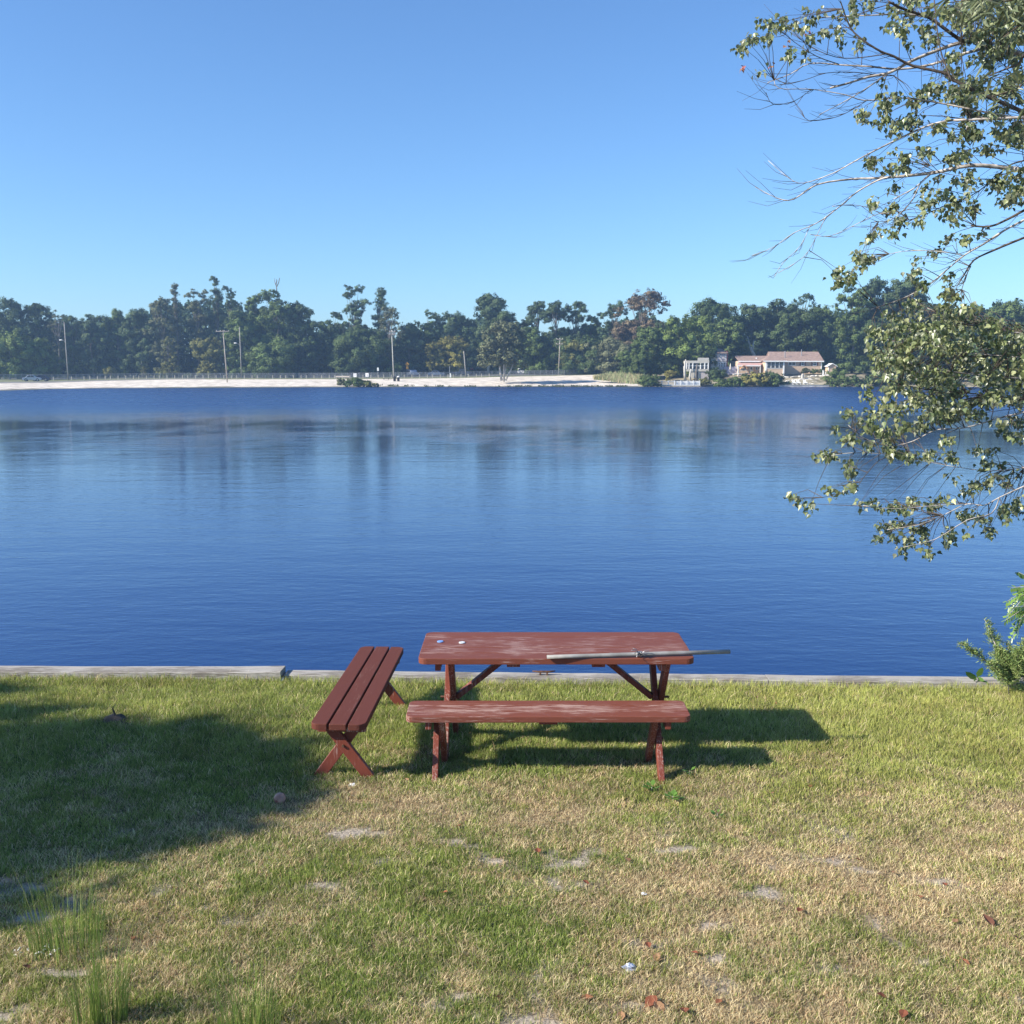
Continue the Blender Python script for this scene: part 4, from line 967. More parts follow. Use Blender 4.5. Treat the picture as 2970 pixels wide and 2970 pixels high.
LL = {0: "dead brown leaf in the grass at the right edge, uppermost of the foreground ones", 1: "large curled rusty dead leaf near the right edge in dry grass", 2: "rusty dead leaf just left of the large curled one near the right edge",
 6: "small dead leaf lying on the largest pale bare patch", 7: "dead leaf on the bare patch left of the middle of the foreground", 10: "small rusty leaf beside the pale bare patches right of the foil wrapper", 9: "dead leaf on the bare strip at the bottom edge below the foil wrapper",
 12: "largest curled dead leaf near the bottom edge right of centre", 13: "long dead leaf touching the largest curled one near the bottom edge", 14: "dead leaf right of the two largest ones near the bottom edge", 19: "rusty leaf in dry grass left of centre below the shade",
 20: "pale reddish leaf right of the tallest grass tuft", 21: "smaller pale leaf, right neighbour of the one beside the tallest tuft", 26: "tiny dead leaf just left of the front bench's left foot", 27: "tiny dead leaf right beside the front bench's left foot", 28: "reddish dead leaf in the green grass near the seawall, far right of the table"}
for i, (sx, sy, s) in enumerate(LV):
    b = onz(sx, sy, .024); q = MB(); a_ = rg.uniform(0, 6.28); M = Matrix.Rotation(a_, 3, 'Z') @ Matrix.Rotation(rg.uniform(-.5, .5), 3, 'X')
    P = [(0, -.6), (.35, -.35), (.5, .05), (.28, .45), (0, .8), (-.28, .45), (-.5, .05), (-.35, -.35)]
    top = [b + M @ Vector((x * s, y * s, .25 * s * (abs(x) * 1.6 + (y * .8) ** 2) * rg.uniform(.8, 1.2))) for x, y in P]
    cc = rg.choice([(.22, .075, .04), (.27, .11, .055), (.16, .07, .045), (.30, .17, .09)]); cc = (*cc, 1)
    q.add([b + M @ Vector((0, 0, 0))] + top, [(0, k + 1, (k + 1) % 8 + 1) for k in range(8)], cc)
    q.tube([top[0], top[0] + M @ Vector((0, -s * .5, .003))], .0008, 4, True, cc)
    o = q.build("fallen_leaf", m_dead, attr=True); tag(o, LL.get(i, "curled red brown dead leaf lying on the lawn"), "leaf", "dead leaves scattered over the lawn")
# ---------------------------------------------------------------- FAR TREES
m_fl = leaf_mat("far_foliage", trans=0.18, rough=0.65, spec=0.12)
m_ftrunk = mat("grey_trunk", (0.16, 0.14, 0.12), 0.9, 0.3, 1.5)
m_ltrunk = mat("pale_trunk", (0.42, 0.40, 0.36), 0.85, 0.25, 1.5)
TONE = {'dk': (.036, .062, .026), 'md': (.058, .092, .032), 'lt': (.085, .128, .036), 'ol': (.105, .115, .042), 'yl': (.15, .15, .045), 'rd': (.105, .085, .064), 'gy': (.085, .10, .062), 'bl': (.045, .075, .040), 'rs': (.17, .14, .085)}
def far_tree(sx, top, hw, kind, Y, tone, label, base=None, cat="tree", name="tree", group="trees on the far shore", seed=None, trunk=True, tr=None, dens=1.0):
    """sx, top, hw in photo pixels; Y metres away"""
    seed = seed if seed is not None else int(sx * 7 + top)
    rr = np.random.default_rng(seed); rp_ = random.Random(seed)
    x = ony(sx, 1081, Y).x; zt = ony(sx, top, Y).z
    zb = far_z(x, Y) if base is None else ony(sx, base, Y).z
    H = zt - zb; W = hw * px_at(Y) * (1.18 if kind == 'dense' else 1.1)
    root = thing(name, label, cat, (x, Y, zb), group)
    cl = []                                                # clump centres and radii
    def c(u, v, w, r, f=.75): cl.append((u * W, v * W * .8, w * H, r, f))
    if kind == 'dense':
        n = int(40 * dens)
        for i in range(n):
            w = rp_.uniform(.06, .92); env = (1 - (abs(w - .42) / .58) ** 2.6) ** .5
            a = rp_.uniform(0, 6.28); r = math.sqrt(rp_.random()) * env * .85
            c(math.cos(a) * r, math.sin(a) * r, w, rp_.uniform(.24, .40) * W)
        c(0, 0, .93, .22 * W)
    elif kind == 'open':       # bare stems carrying separate foliage platforms at the top
        n = int(15 * dens)
        for i in range(int(n * 1.7)):
            w = rp_.uniform(.42, .97); a = rp_.uniform(0, 6.28); r = rp_.uniform(.05, .8)
            c(math.cos(a) * r, math.sin(a) * r, w, rp_.uniform(.24, .38) * W, .5)
        for i in range(int(10 * dens)): c(rp_.uniform(-.6, .6), rp_.uniform(-.5, .5), rp_.uniform(.25, .55), rp_.uniform(.22, .32) * W)
    elif kind == 'umbrella':
        for i in range(int(30 * dens)):
            a = rp_.uniform(0, 6.28); r = math.sqrt(rp_.random()) * .85
            c(math.cos(a) * r, math.sin(a) * r, .95 - .16 * r * r - rp_.uniform(0, .16), rp_.uniform(.22, .34) * W, .5)
        for i in range(8): c(rp_.uniform(-.5, .5), rp_.uniform(-.5, .5), rp_.uniform(.3, .6), rp_.uniform(.2, .3) * W)
    elif kind == 'spindly':
        for i in range(int(38 * dens)):
            w = rp_.uniform(.35, 1.0) ** .9; r = (1.08 - w) * 1.1
            a = rp_.uniform(0, 6.28); c(math.cos(a) * r, math.sin(a) * r, w, rp_.uniform(.28, .46) * W, .45)
    elif kind == 'cone':
        for i in range(int(34 * dens)):
            w = rp_.uniform(.04, .97); r = (1.0 - w) ** .8 * .8; a = rp_.uniform(0, 6.28)
            c(math.cos(a) * r, math.sin(a) * r, w, (.12 + .2 * (1 - w)) * W, .7)
    elif kind == 'column':
        for i in range(int(55 * dens)):
            w = rp_.uniform(.02, .96); a = rp_.uniform(0, 6.28); r = rp_.uniform(.2, .8) * (1 if w < .8 else .75)
            c(math.cos(a) * r, math.sin(a) * r, w, rp_.uniform(.2, .32) * W, .8)
    elif kind == 'bush':
        for i in range(int(16 * dens)):
            a = rp_.uniform(0, 6.28); r = math.sqrt(rp_.random()) * .75; w = rp_.uniform(.12, .82) * math.sqrt(max(.1, 1 - r * r))
            c(math.cos(a) * r, math.sin(a) * r, w, rp_.uniform(.2, .34) * min(W, H * .9), .8)
    elif kind == 'sparse':     # thin see-through crown
        for i in range(int(60 * dens)):
            w = rp_.uniform(.25, .98); env = math.sin(min(1, (1.05 - w) / .32) * math.pi / 2)
            a = rp_.uniform(0, 6.28); r = math.sqrt(rp_.random()) * env
            c(math.cos(a) * r, math.sin(a) * r, w, rp_.uniform(.12, .24) * W, .6)
    cl = np.array(cl)
    thin = kind in ('sparse', 'spindly')
    # second level: each clump is broken into tufts
    ntuft = 9; T = np.repeat(cl, ntuft, 0); d = rr.normal(0, 1, (len(T), 3)); d /= np.linalg.norm(d, axis=1)[:, None]; d0 = d.copy()
    T[:, :3] += d * T[:, 3:4] * np.array([1, 1, .7]) * rr.uniform(.4, 1.3, len(T))[:, None]
    tr_ = T[:, 3] * rr.uniform(.28, .48, len(T))
    leaf = float(np.clip(W * .07, .12, .42)); m = np.clip((tr_ / leaf) ** 2 * (13 if thin else 24), 5, 120).astype(int)
    P = np.repeat(T[:, :3], m, 0); pr = np.repeat(tr_, m); n = len(P)
    cd_ = np.repeat(d0, m, 0); d = rr.normal(0, 1, (n, 3)); d /= np.linalg.norm(d, axis=1)[:, None]
    P = P + d * pr[:, None] * rr.uniform(.35, 1.25, n)[:, None] * np.array([1, 1, .8])
    nrm_ = d * .45 + cd_ * .75 + rr.normal(0, .28, (n, 3)) + np.array([0, 0, .25]); nrm_ /= np.linalg.norm(nrm_, axis=1)[:, None]
    s = np.cross(nrm_, rr.normal(0, 1, (n, 3))); s /= np.linalg.norm(s, axis=1)[:, None]; t_ = np.cross(nrm_, s)
    L = leaf * rr.uniform(.5, 1.25, n)[:, None]
    V = np.stack([P - s * L * .55, P + t_ * L * .45, P + s * L * .6, P - t_ * L * .4], 1) + np.array([x, Y, zb])
    V[:, :, 2] = np.maximum(V[:, :, 2], zb - .1)
    tuft_c = np.repeat(rr.uniform(.72, 1.35, len(T)), m)[:, None] * rr.uniform(.75, 1.25, n)[:, None]
    colr = np.array(TONE[tone]) * np.array([1.85, 1.68, 1.45]) * tuft_c
    shift = np.repeat(rr.uniform(0, 1, len(T)), m)[:, None]; colr = colr * (1 - .3 * shift) + np.array(TONE['ol']) * .3 * shift * tuft_c
    npmesh("crown", V.reshape(-1, 3), np.arange(n * 4).reshape(-1, 4), m_fl, root, col=np.repeat(colr[:, None], 4, 1).reshape(-1, 3))
    if trunk:
        q = MB(); o = Vector((x, Y, zb)); r0 = max(.12, H * .016)
        lean = Vector((rp_.uniform(-.04, .04) * H, 0, 0)); topz = .82 if kind not in ('bush',) else .4
        q.tube([o - Vector((0, 0, .3)), o + lean * .5 + Vector((0, 0, H * .4)), o + lean + Vector((0, 0, H * topz))], [r0, r0 * .7, r0 * .22], 7)
        order = sorted(range(len(cl)), key=lambda i: -cl[i][2])[: (16 if kind != 'dense' else 8)]
        for i in order:
            p = Vector(cl[i][:3]) + o; st = o + lean * .7 + Vector((0, 0, max(H * .2, (p.z - zb) * rp_.uniform(.45, .7))))
            q.tube([st, st.lerp(p, .5) + Vector((0, 0, -.02 * H)), p], [r0 * .34, r0 * .2, r0 * .07], 5)
        if kind in ('sparse', 'open', 'spindly'):
            for i in range(22):
                j = rp_.randrange(len(cl)); p = Vector(cl[j][:3]) + o; e = Vector((rp_.uniform(-1, 1), rp_.uniform(-1, 1), rp_.uniform(-.2, 1.2))) * W * .25
                q.tube([p, p + e], [r0 * .10, r0 * .05], 4)
        q.build("trunk", tr or m_ftrunk, root, smooth=True)
    return root
FT = [
 (35, 868, 62, 'dense', 285, 'dk', "dark broad tree at the left edge of the far wood"),
 (118, 874, 52, 'dense', 288, 'dk', "dark rounded tree left of the first street lamp pole"),
 (172, 893, 22, 'sparse', 284, 'gy', "thin crown whose bare twigs show against the sky above the first lamp pole"),
 (215, 908, 36, 'dense', 290, 'md', "medium green tree just right of the first lamp pole"),
 (272, 902, 44, 'dense', 288, 'bl', "bluish dark tree, second right of the first lamp pole"),
 (345, 890, 40, 'dense', 292, 'md', "flat topped tree where the left skyline starts to climb"),
 (412, 888, 44, 'dense', 286, 'bl', "dark tree left of the greyish brown crown"),
 (478, 850, 36, 'dense', 284, 'gy', "greyish brown rounded tree standing above the left wood"),
 (516, 826, 20, 'spindly', 287, 'gy', "slim spindly tree poking up beside the greyish brown crown"),
 (578, 833, 32, 'open', 286, 'gy', "open flat topped tree left of the tallest one on the left"),
 (633, 804, 27, 'spindly', 290, 'bl', "tallest tree of the left wood with a thin feathery top above the crossarm pole"),
 (676, 828, 30, 'open', 288, 'bl', "open feathery tree just right of the tallest left one"),
 (700, 900, 50, 'dense', 280, 'md', "green tree behind the second street lamp pole"),
 (748, 848, 40, 'dense', 286, 'md', "round green tree on the left shoulder of the big domed one"),
 (805, 834, 62, 'dense', 282, 'md', "big domed green tree with a dead forked twig at its very top"),
 (862, 868, 48, 'dense', 285, 'bl', "dark right shoulder tree of the domed group"),
 (895, 930, 40, 'dense', 282, 'dk', "dark tree sloping down right of the domed one"),
 (962, 928, 45, 'dense', 286, 'md', "lower tree in the gap left of the tall ivy clad pair"),
 (1038, 823, 38, 'open', 282, 'bl', "tall open tree with an ivy clad stem, left one of the pair against the sky"),
 (1107, 830, 27, 'spindly', 284, 'bl', "tall crooked tree, right one of the pair against the sky above the floodlight pole"),
 (985, 905, 32, 'open', 284, 'bl', "lower open tree hugging the left side of the ivy clad pair"),
 (1130, 890, 42, 'sparse', 281, 'gy', "loose grey green crown behind the floodlight pole"),
 (1050, 960, 75, 'dense', 278, 'dk', "wide very dark tree mass below the ivy clad pair"),
 (1190, 935, 46, 'dense', 286, 'bl', "dark tree right of the floodlight pole"),
 (1240, 893, 36, 'dense', 290, 'md', "rounded light topped tree standing above the orange road sign"),
 (1298, 900, 46, 'dense', 292, 'bl', "dark tree left of the high oak in the centre"),
 (1345, 908, 36, 'dense', 294, 'bl', "dark tree touching the left side of the high central oak"),
 (1415, 847, 56, 'dense', 288, 'bl', "high broad dark oak in the centre of the skyline"),
 (1452, 900, 46, 'dense', 284, 'dk', "dark lower tree under the right side of the central oak"),
 (1530, 912, 30, 'dense', 288, 'bl', "small round tree left of the umbrella shaped ones"),
 (1560, 860, 30, 'umbrella', 284, 'bl', "left umbrella shaped tree with sky showing between its limbs"),
 (1606, 861, 34, 'umbrella', 282, 'bl', "right umbrella shaped tree with a bare stem and spreading limbs"),
 (1550, 950, 52, 'dense', 280, 'md', "dense green tree at the foot of the umbrella shaped ones"),
 (1628, 945, 32, 'dense', 284, 'bl', "low round tree behind the double crossarm pole"),
 (1672, 873, 36, 'open', 284, 'bl', "open flat topped tree right of the umbrella shaped ones"),
 (1718, 912, 34, 'dense', 286, 'md', "ragged green tree sloping down toward the reddish crown"),
 (1690, 985, 70, 'dense', 276, 'dk', "wide dark tree with pale stems behind the right end of the beach"),
 (1775, 880, 38, 'open', 280, 'bl', "dark open tree on the left side of the reddish crown"),
 (1862, 848, 74, 'sparse', 276, 'rd', "large thin reddish brown tree with bare top twigs"),
 (1840, 925, 66, 'dense', 278, 'rd', "denser brownish tree below the large reddish one"),
 (1770, 985, 60, 'dense', 272, 'gy', "grey green drooping tree over the right end of the beach"),
 (1925, 930, 44, 'dense', 268, 'bl', "dark green tree between the reddish and the bright maple"),
 (1995, 915, 68, 'dense', 250, 'lt', "bright green spreading tree in front of the cream house"),
 (2030, 1000, 26, 'dense', 244, 'md', "leafy green crown screening the top of the cream house's porch"),
 (2046, 985, 34, 'dense', 249, 'dk', "dark leafy tree hanging over the cream house's porch roof"),
 (2065, 872, 66, 'dense', 272, 'dk', "tall very dark tree behind the cream house"),
 (2110, 925, 50, 'dense', 262, 'md', "green tree whose yellowish branches hang over the cream house"),
 (2178, 880, 48, 'dense', 274, 'bl', "dark tree behind the gap of the two houses"),
 (2250, 862, 62, 'dense', 276, 'bl', "broad dark tree above the left part of the peach house"),
 (2325, 850, 45, 'sparse', 280, 'bl', "airy tree top showing behind the peach house roof"),
 (2305, 900, 60, 'dense', 270, 'dk', "dark layered tree right above the peach house ridge"),
 (2375, 884, 55, 'dense', 272, 'md', "green tree above the right gable of the peach house"),
 (2470, 818, 56, 'column', 246, 'md', "tall vine covered tree column right of the peach house"),
 (2540, 800, 58, 'dense', 252, 'bl', "high crown right behind the vine covered column"),
 (2630, 800, 66, 'dense', 250, 'bl', "broad high tree half hidden by the near maple leaves"),
 (2535, 925, 70, 'dense', 246, 'dk', "dark inner tree right of the vine covered column"),
 (2720, 880, 62, 'dense', 256, 'md', "rounded tree on the far right skyline behind the near leaves"),
 (2830, 882, 58, 'dense', 258, 'md', "second rounded tree from the right edge on the far skyline"),
 (2930, 862, 60, 'dense', 254, 'md', "tree at the right end of the far skyline"),
 (2640, 960, 90, 'dense', 244, 'dk', "dark wide tree behind the near maple leaves at water level"),
 (2800, 970, 90, 'dense', 246, 'md', "wide low tree beyond the near maple leaves at the far right"),
 (2950, 960, 80, 'dense', 246, 'dk', "low dark tree at the right end of the far bank"),
]
for sx, top, hw, k, Y, tone, lab in FT:
    far_tree(sx, top, hw, k, Y, tone, lab)
FT2 = [  # lighter trees and bushes at the foot of the wood
 (28, 960, 60, 'dense', 262, 'lt', "light green bushy tree low at the left edge by the car park"),
 (95, 985, 45, 'dense', 264, 'lt', "light green bushy tree behind the parked cars on the left"),
 (150, 1020, 26, 'dense', 266, 'md', "small bushy tree just left of the first lamp pole's foot"),
 (320, 1060, 24, 'bush', 283, 'ol', "small olive bush behind the fence right of the first lamp pole"),
 (418, 1042, 14, 'bush', 283, 'ol', "tiny olive bush high on the dark wood edge"),
 (492, 976, 34, 'cone', 279, 'ol', "pointed light cedar at the wood edge left of the crossarm pole"),
 (610, 985, 44, 'dense', 280, 'ol', "olive leafy tree low behind the crossarm pole"),
 (800, 1000, 60, 'dense', 276, 'md', "wide olive green tree low under the domed one"),
 (545, 1080, 12, 'bush', 276, 'lt', "small light bush growing through the fence"),
 (1145, 1046, 22, 'bush', 275, 'lt', "leafy light bush at the foot of the floodlight pole"),
 (1215, 1000, 40, 'dense', 292, 'gy', "hazy grey green tree behind the small van"),
 (1258, 988, 22, 'dense', 284, 'yl', "narrow yellow green tree beside the double yellow one"),
 (1305, 973, 38, 'dense', 285, 'yl', "yellow green tree turning to autumn right of the orange sign"),
 (1345, 988, 24, 'dense', 286, 'yl', "small yellowish tree behind the short leaning pole"),
 (1655, 990, 40, 'dense', 274, 'ol', "yellowish olive tree right behind the double crossarm pole"),
 (1885, 950, 52, 'column', 250, 'md', "dark green tree coming down to the water at the end of the beach"),
 (1840, 1010, 40, 'dense', 246, 'md', "green bushy tree at the end of the beach grass"),
 (1940, 1060, 24, 'bush', 241, 'yl', "small yellow green bush above the white dock railing"),
 (1970, 1030, 26, 'bush', 250, 'gy', "grey bush left of the cream house behind the pale trunks"),
]
for sx, top, hw, k, Y, tone, lab in FT2:
    kk = dict(cat="bush", name="bush", group="bushes on the far shore") if k == 'bush' else {}
    far_tree(sx, top, hw, k, Y, tone, lab, **kk)
SHR = [  # shrubs standing at the water's edge: sx, top, hw, base, Y, tone
 (1000, 1094, 26, 1118, 229, 'gy', "grey leaved left shrub of the clump on the beach edge"),
 (1035, 1095, 34, 1122.5, 224, 'md', "middle green shrub of the clump on the beach edge"),
 (1070, 1100, 26, 1122.5, 224, 'ol', "olive right shrub of the clump on the beach edge"),
 (1025, 1092, 24, 1112, 232, 'gy', "pale grey shrub at the back of the clump on the beach edge"),
 (2074, 1059, 25, 1104, 240, 'dk', "dark round clipped bush in front of the cream house"),
 (2046, 1090, 16, 1117, 233, 'ol', "olive bush right of the white dock railing"),
 (2100, 1092, 24, 1121, 231, 'md', "green shoreline shrub below the lavender fence"),
 (2135, 1090, 24, 1121, 231, 'md', "second shoreline shrub right of the dock below the patio umbrella"),
 (2172, 1078, 20, 1115, 234, 'dk', "dark upright shrub by the peach house door"),
 (2200, 1078, 36, 1121, 231, 'yl', "large yellow green shoreline shrub below the pink awning"),
 (2240, 1074, 34, 1121, 232, 'dk', "dark shrub in front of the glazed porch"),
 (2255, 1090, 32, 1121, 231, 'md', "green shoreline shrub at the left end of the rocks"),
 (2337, 1064, 12, 1082, 243, 'gy', "left grey shrub against the peach wall"),
 (2368, 1067, 16, 1083, 243, 'md', "right green shrub against the peach wall"),
 (2425, 1066, 30, 1121, 234, 'md', "green shrub hiding the right side of the peach shed"),
 (2440, 1088, 42, 1122, 231, 'md', "broad shoreline shrub at the right end of the rocks"),
 (2500, 1080, 46, 1122, 231, 'dk', "dark shoreline shrub right of the broad one"),
 (2570, 1075, 46, 1122, 232, 'md', "shoreline shrub partly behind the near maple's lowest left leaves"),
 (2660, 1060, 60, 1122, 232, 'dk', "wide dark shoreline shrub behind the near maple leaves"),
 (2780, 1070, 70, 1122, 233, 'md', "green shoreline shrub far right behind the near maple leaves"),
 (2900, 1065, 70, 1122, 233, 'dk', "last shoreline shrub at the right end of the far bank"),
 (1880, 1078, 30, 1122, 229, 'md', "green shrub dipping into the water left of the white dock"),
]
for sx, top, hw, base, Y, tone, lab in SHR:
    far_tree(sx, top, hw * 1.25, 'bush', Y, tone, lab, base=base, cat="shrub", name="shrub", group="shrubs along the far water's edge", trunk=False, dens=1.6)
# pale grey tree with three stems standing on the sand
tb = ony(1462, 1103, 238)
bt = far_tree(1462, 938, 62, 'sparse', 238, 'gy', "grey green tree with three pale stems standing on the sand", base=1103, dens=2.6, tr=m_ltrunk, trunk=True)
q = MB()
for (x0, x1, y1, w_) in ((1456, 1449, 1060, .26), (1462, 1467, 1068, .2), (1467, 1482, 1072, .24), (1452, 1451, 1000, .14)):
    q.tube([ony(x0, 1104, 238), ony((x0 + x1) / 2 - 1, (1104 + y1) / 2, 238), ony(x1, y1, 238), ony(x1 + (x1 - 1462) * .8, y1 - 45, 238)], [w_, w_ * .85, w_ * .6, w_ * .3], 7)
q.build("stem", m_ltrunk, bt, smooth=True)
# dead forked top above the domed tree is part of that tree
q = MB(); 
for pts in ([(803, 850), (802, 832), (797, 818), (796, 807)], [(802, 832), (808, 820), (811, 806)], [(800, 826), (803, 815), (802, 810)]): q.tube([ony(x, y, 282) for x, y in pts], [.16, .12, .08, .05][:len(pts)], 5)
dome = [o for o in COL.objects if o.get('label', '').startswith("big domed")][0]; q.build("dead_twig", m_ftrunk, dome)
# reedy mound
m_reed = leaf_mat("reeds", trans=.2)
rm = thing("reed_bed", "mound of pale dry reeds at the right end of the beach", "reeds", tuple(ony(1790, 1100, 238))); rr = np.random.default_rng(33); V = []; C = []
for i in range(2600):
    sx = rr.uniform(1722, 1880); u_ = (sx - 1722) / 158; tp_ = 1100 - 20 * math.sin(min(1, u_ * 1.6 + .15) * math.pi * .5) * (1 if u_ < .5 else 1.25 - u_ * .7); sy = rr.uniform(min(tp_, 1094 + u_ * 20), 1095 + u_ * 20)
    Yk = 244 - 10 * (sy - 1080) / 40; p = ony(sx, sy + 6, Yk); L_ = rr.uniform(.5, 1.2); e = Vector((rr.normal(0, .3), rr.normal(.1, .5), 1)) * L_; s_ = Vector((.05, rr.uniform(-.06, .02), 0)) * rr.uniform(.5, 1.3)
    g_ = rr.uniform(.7, 1.2); c_ = (.32 * g_, .34 * g_, .16 * g_) if rr.uniform() < .6 else ((.52 * g_, .38 * g_, .24 * g_) if rr.uniform() < .5 else (.22 * g_, .30 * g_, .12 * g_))
    V += [p - s_, p + s_, p + e + s_ * .2, p + e - s_ * .2]; C += [c_] * 4
npmesh("foliage", np.array([tuple(v) for v in V]), np.arange(len(V)).reshape(-1, 4), m_reed, rm, col=np.array(C))['kind'] = 'stuff'
# low weeds along the sand edge
V = []; C = []
for i in range(1500):
    sx = rr.uniform(1500, 1820) if i < 1000 else rr.uniform(1090, 1500); sy = rr.uniform(1112, 1121.5) if i < 1000 else rr.uniform(1117.5, 1121.5)
    if vnoise(np.array([sx / 9.]), np.array([sy / 4.]), 5)[0] < .55: continue
    Yk = 232 - (sy - 1112) * .6; x = ony(sx, sy, Yk).x; z = far_z(x, Yk); p = Vector((x, Yk, z)); e = Vector((rr.normal(0, .15), 0, rr.uniform(.15, .45))); s_ = Vector((.06, 0, 0)); g_ = rr.uniform(.6, 1.2)
    V += [p - s_, p + s_, p + e + s_, p + e - s_]; C += [(.13 * g_, .14 * g_, .07 * g_)] * 4
o = npmesh("shore_weeds", np.array([tuple(v) for v in V]), np.arange(len(V)).reshape(-1, 4), m_reed, None, col=np.array(C)); tag(o, kind='stuff')
# the wood behind: one mass of foliage closing the gaps between the trees
WT = [(-2500, 905), (-300, 880), (0, 930), (200, 960), (330, 945), (470, 915), (560, 890), (760, 900), (900, 985), (1010, 960), (1180, 990), (1330, 950), (1430, 920), (1560, 985), (1740, 960), (1850, 930), (1960, 960), (2080, 930), (2250, 915), (2400, 930), (2560, 880), (2700, 915), (2970, 915), (5500, 900)]
rr = np.random.default_rng(77)
n = 170000; sx = np.where(rr.uniform(0, 1, n) < .86, rr.uniform(-150, 3120, n), rr.uniform(-2400, 5400, n)); Yk = rr.uniform(296, 330, n)
tp_ = -14 + np.interp(sx, [a for a, b_ in WT], [b_ for a, b_ in WT]) - 26 * (fbm(sx / 38., sx * 0, 13) - .5) - 22 * (vnoise(sx / 13., sx * 0 + 3, 14) - .5) + (Yk - 296) * .3
sy = tp_ + (1088 - tp_) * rr.uniform(0, 1, n) ** .9
a_ = (sx - 1485) / 2970; P = np.stack([a_ * Yk * 1.0096, Yk, CAMZ + (1081 - sy) / 2970 * Yk * 1.01], -1)
cell = vnoise(sx / 9., sy / 7., 15); kp = cell > .10; P = P[kp]; cell = cell[kp]; n = len(P)
nn_ = rr.normal(0, 1, (n, 3)) + np.array([-.2, -.9, .5]); nn_ /= np.linalg.norm(nn_, axis=1)[:, None]
s = np.cross(nn_, rr.normal(0, 1, (n, 3))); s /= np.linalg.norm(s, axis=1)[:, None]; t_ = np.cross(nn_, s); L = rr.uniform(.35, .8, n)[:, None]
V = np.stack([P - s * L, P + t_ * L * .7, P + s * L, P - t_ * L * .7], 1)
C = np.array(TONE['bl']) * 1.2 * rr.uniform(.7, 1.25, n)[:, None] * (.7 + .5 * cell[:, None])
o = npmesh("woodland", V.reshape(-1, 3), np.arange(n * 4).reshape(-1, 4), m_fl, None, col=np.repeat(C[:, None], 4, 1).reshape(-1, 3)); tag(o, kind='stuff')
# ---------------------------------------------------------------- FENCE, POLES, SIGNS, VEHICLES ON THE FAR SHORE
m_galv = mat("galvanised_steel", (0.27, 0.28, 0.30), 0.5, 0.1, 1.0, metal=0.3)
m_wood_pole = mat("utility_pole_wood", (0.36, 0.32, 0.27), 0.9, 0.2, 1.2)
m_wood_pole2 = mat("grey_pole_wood", (0.30, 0.28, 0.25), 0.9, 0.2, 1.2)
m_white = mat("white_paint", (0.78, 0.78, 0.76), 0.6, 0.04, 1.0)
m_black = mat("black_plastic", (0.02, 0.02, 0.022), 0.5, 0.2, 2)
m_mesh, n_, l_, p_ = new_mat("chain_link_wire")       # woven wire: a diamond net, open between the wires
tc = n_.new("ShaderNodeTexCoord"); w_out = []
for rot in (45, -45):
    mp = n_.new("ShaderNodeMapping"); mp.inputs["Rotation"].default_value = (0, R(rot), 0); l_.new(tc.outputs["Object"], mp.inputs[0])
    wv_ = n_.new("ShaderNodeTexWave"); wv_.wave_type = 'BANDS'; wv_.bands_direction = 'X'; wv_.inputs["Scale"].default_value = 3.4; l_.new(mp.outputs[0], wv_.inputs[0])
    g_ = n_.new("ShaderNodeMath"); g_.operation = 'GREATER_THAN'; g_.inputs[1].default_value = .90; l_.new(wv_.outputs["Fac"], g_.inputs[0]); w_out.append(g_.outputs[0])
mxm = n_.new("ShaderNodeMath"); mxm.operation = 'MAXIMUM'; l_.new(w_out[0], mxm.inputs[0]); l_.new(w_out[1], mxm.inputs[1]); l_.new(mxm.outputs[0], p_.inputs["Alpha"])
p_.inputs["Base Color"].default_value = (.20, .21, .24, 1); p_.inputs["Roughness"].default_value = .5
def fpos(sx, Y):
    x = ony(sx, 1081, Y).x; return Vector((x, Y, far_z(x, Y)))
fr_ = thing("chain_link_fence", "long galvanised chain-link fence between the beach and the road", "fence", tuple(fpos(600, 262)))
FS = [(-60, 250), (150, 256), (320, 262), (520, 266), (700, 267), (900, 268), (1100, 266), (1280, 266), (1480, 270), (1640, 270), (1730, 272)]
sxl = list(np.arange(-60, 1731, 17.5)); fp_ = [fpos(s, float(np.interp(s, [a for a, b in FS], [b for a, b in FS]))) for s in sxl]
for i, p in enumerate(fp_):
    if i % 2 == 0 or True:
        q = MB(); q.tube([p - Vector((0, 0, .2)), p + Vector((0, 0, 1.32))], .04, 6); q.lathe([(.045, 0), (.045, .04), (.012, .08)], (p.x, p.y, p.z + 1.31), 6)
        if i < 98: q.build("post", m_galv, fr_)
q = MB(); q.tube([p + Vector((0, 0, 1.30)) for p in fp_], .028, 5); q.build("top_rail", m_galv, fr_)
q = MB()
for a, b in zip(fp_, fp_[1:]): q.add([a + Vector((0, .0, .03)), b + Vector((0, 0, .03)), b + Vector((0, 0, 1.28)), a + Vector((0, 0, 1.28))], [(0, 1, 2, 3)])
q.build("wire_mesh", m_mesh, fr_)
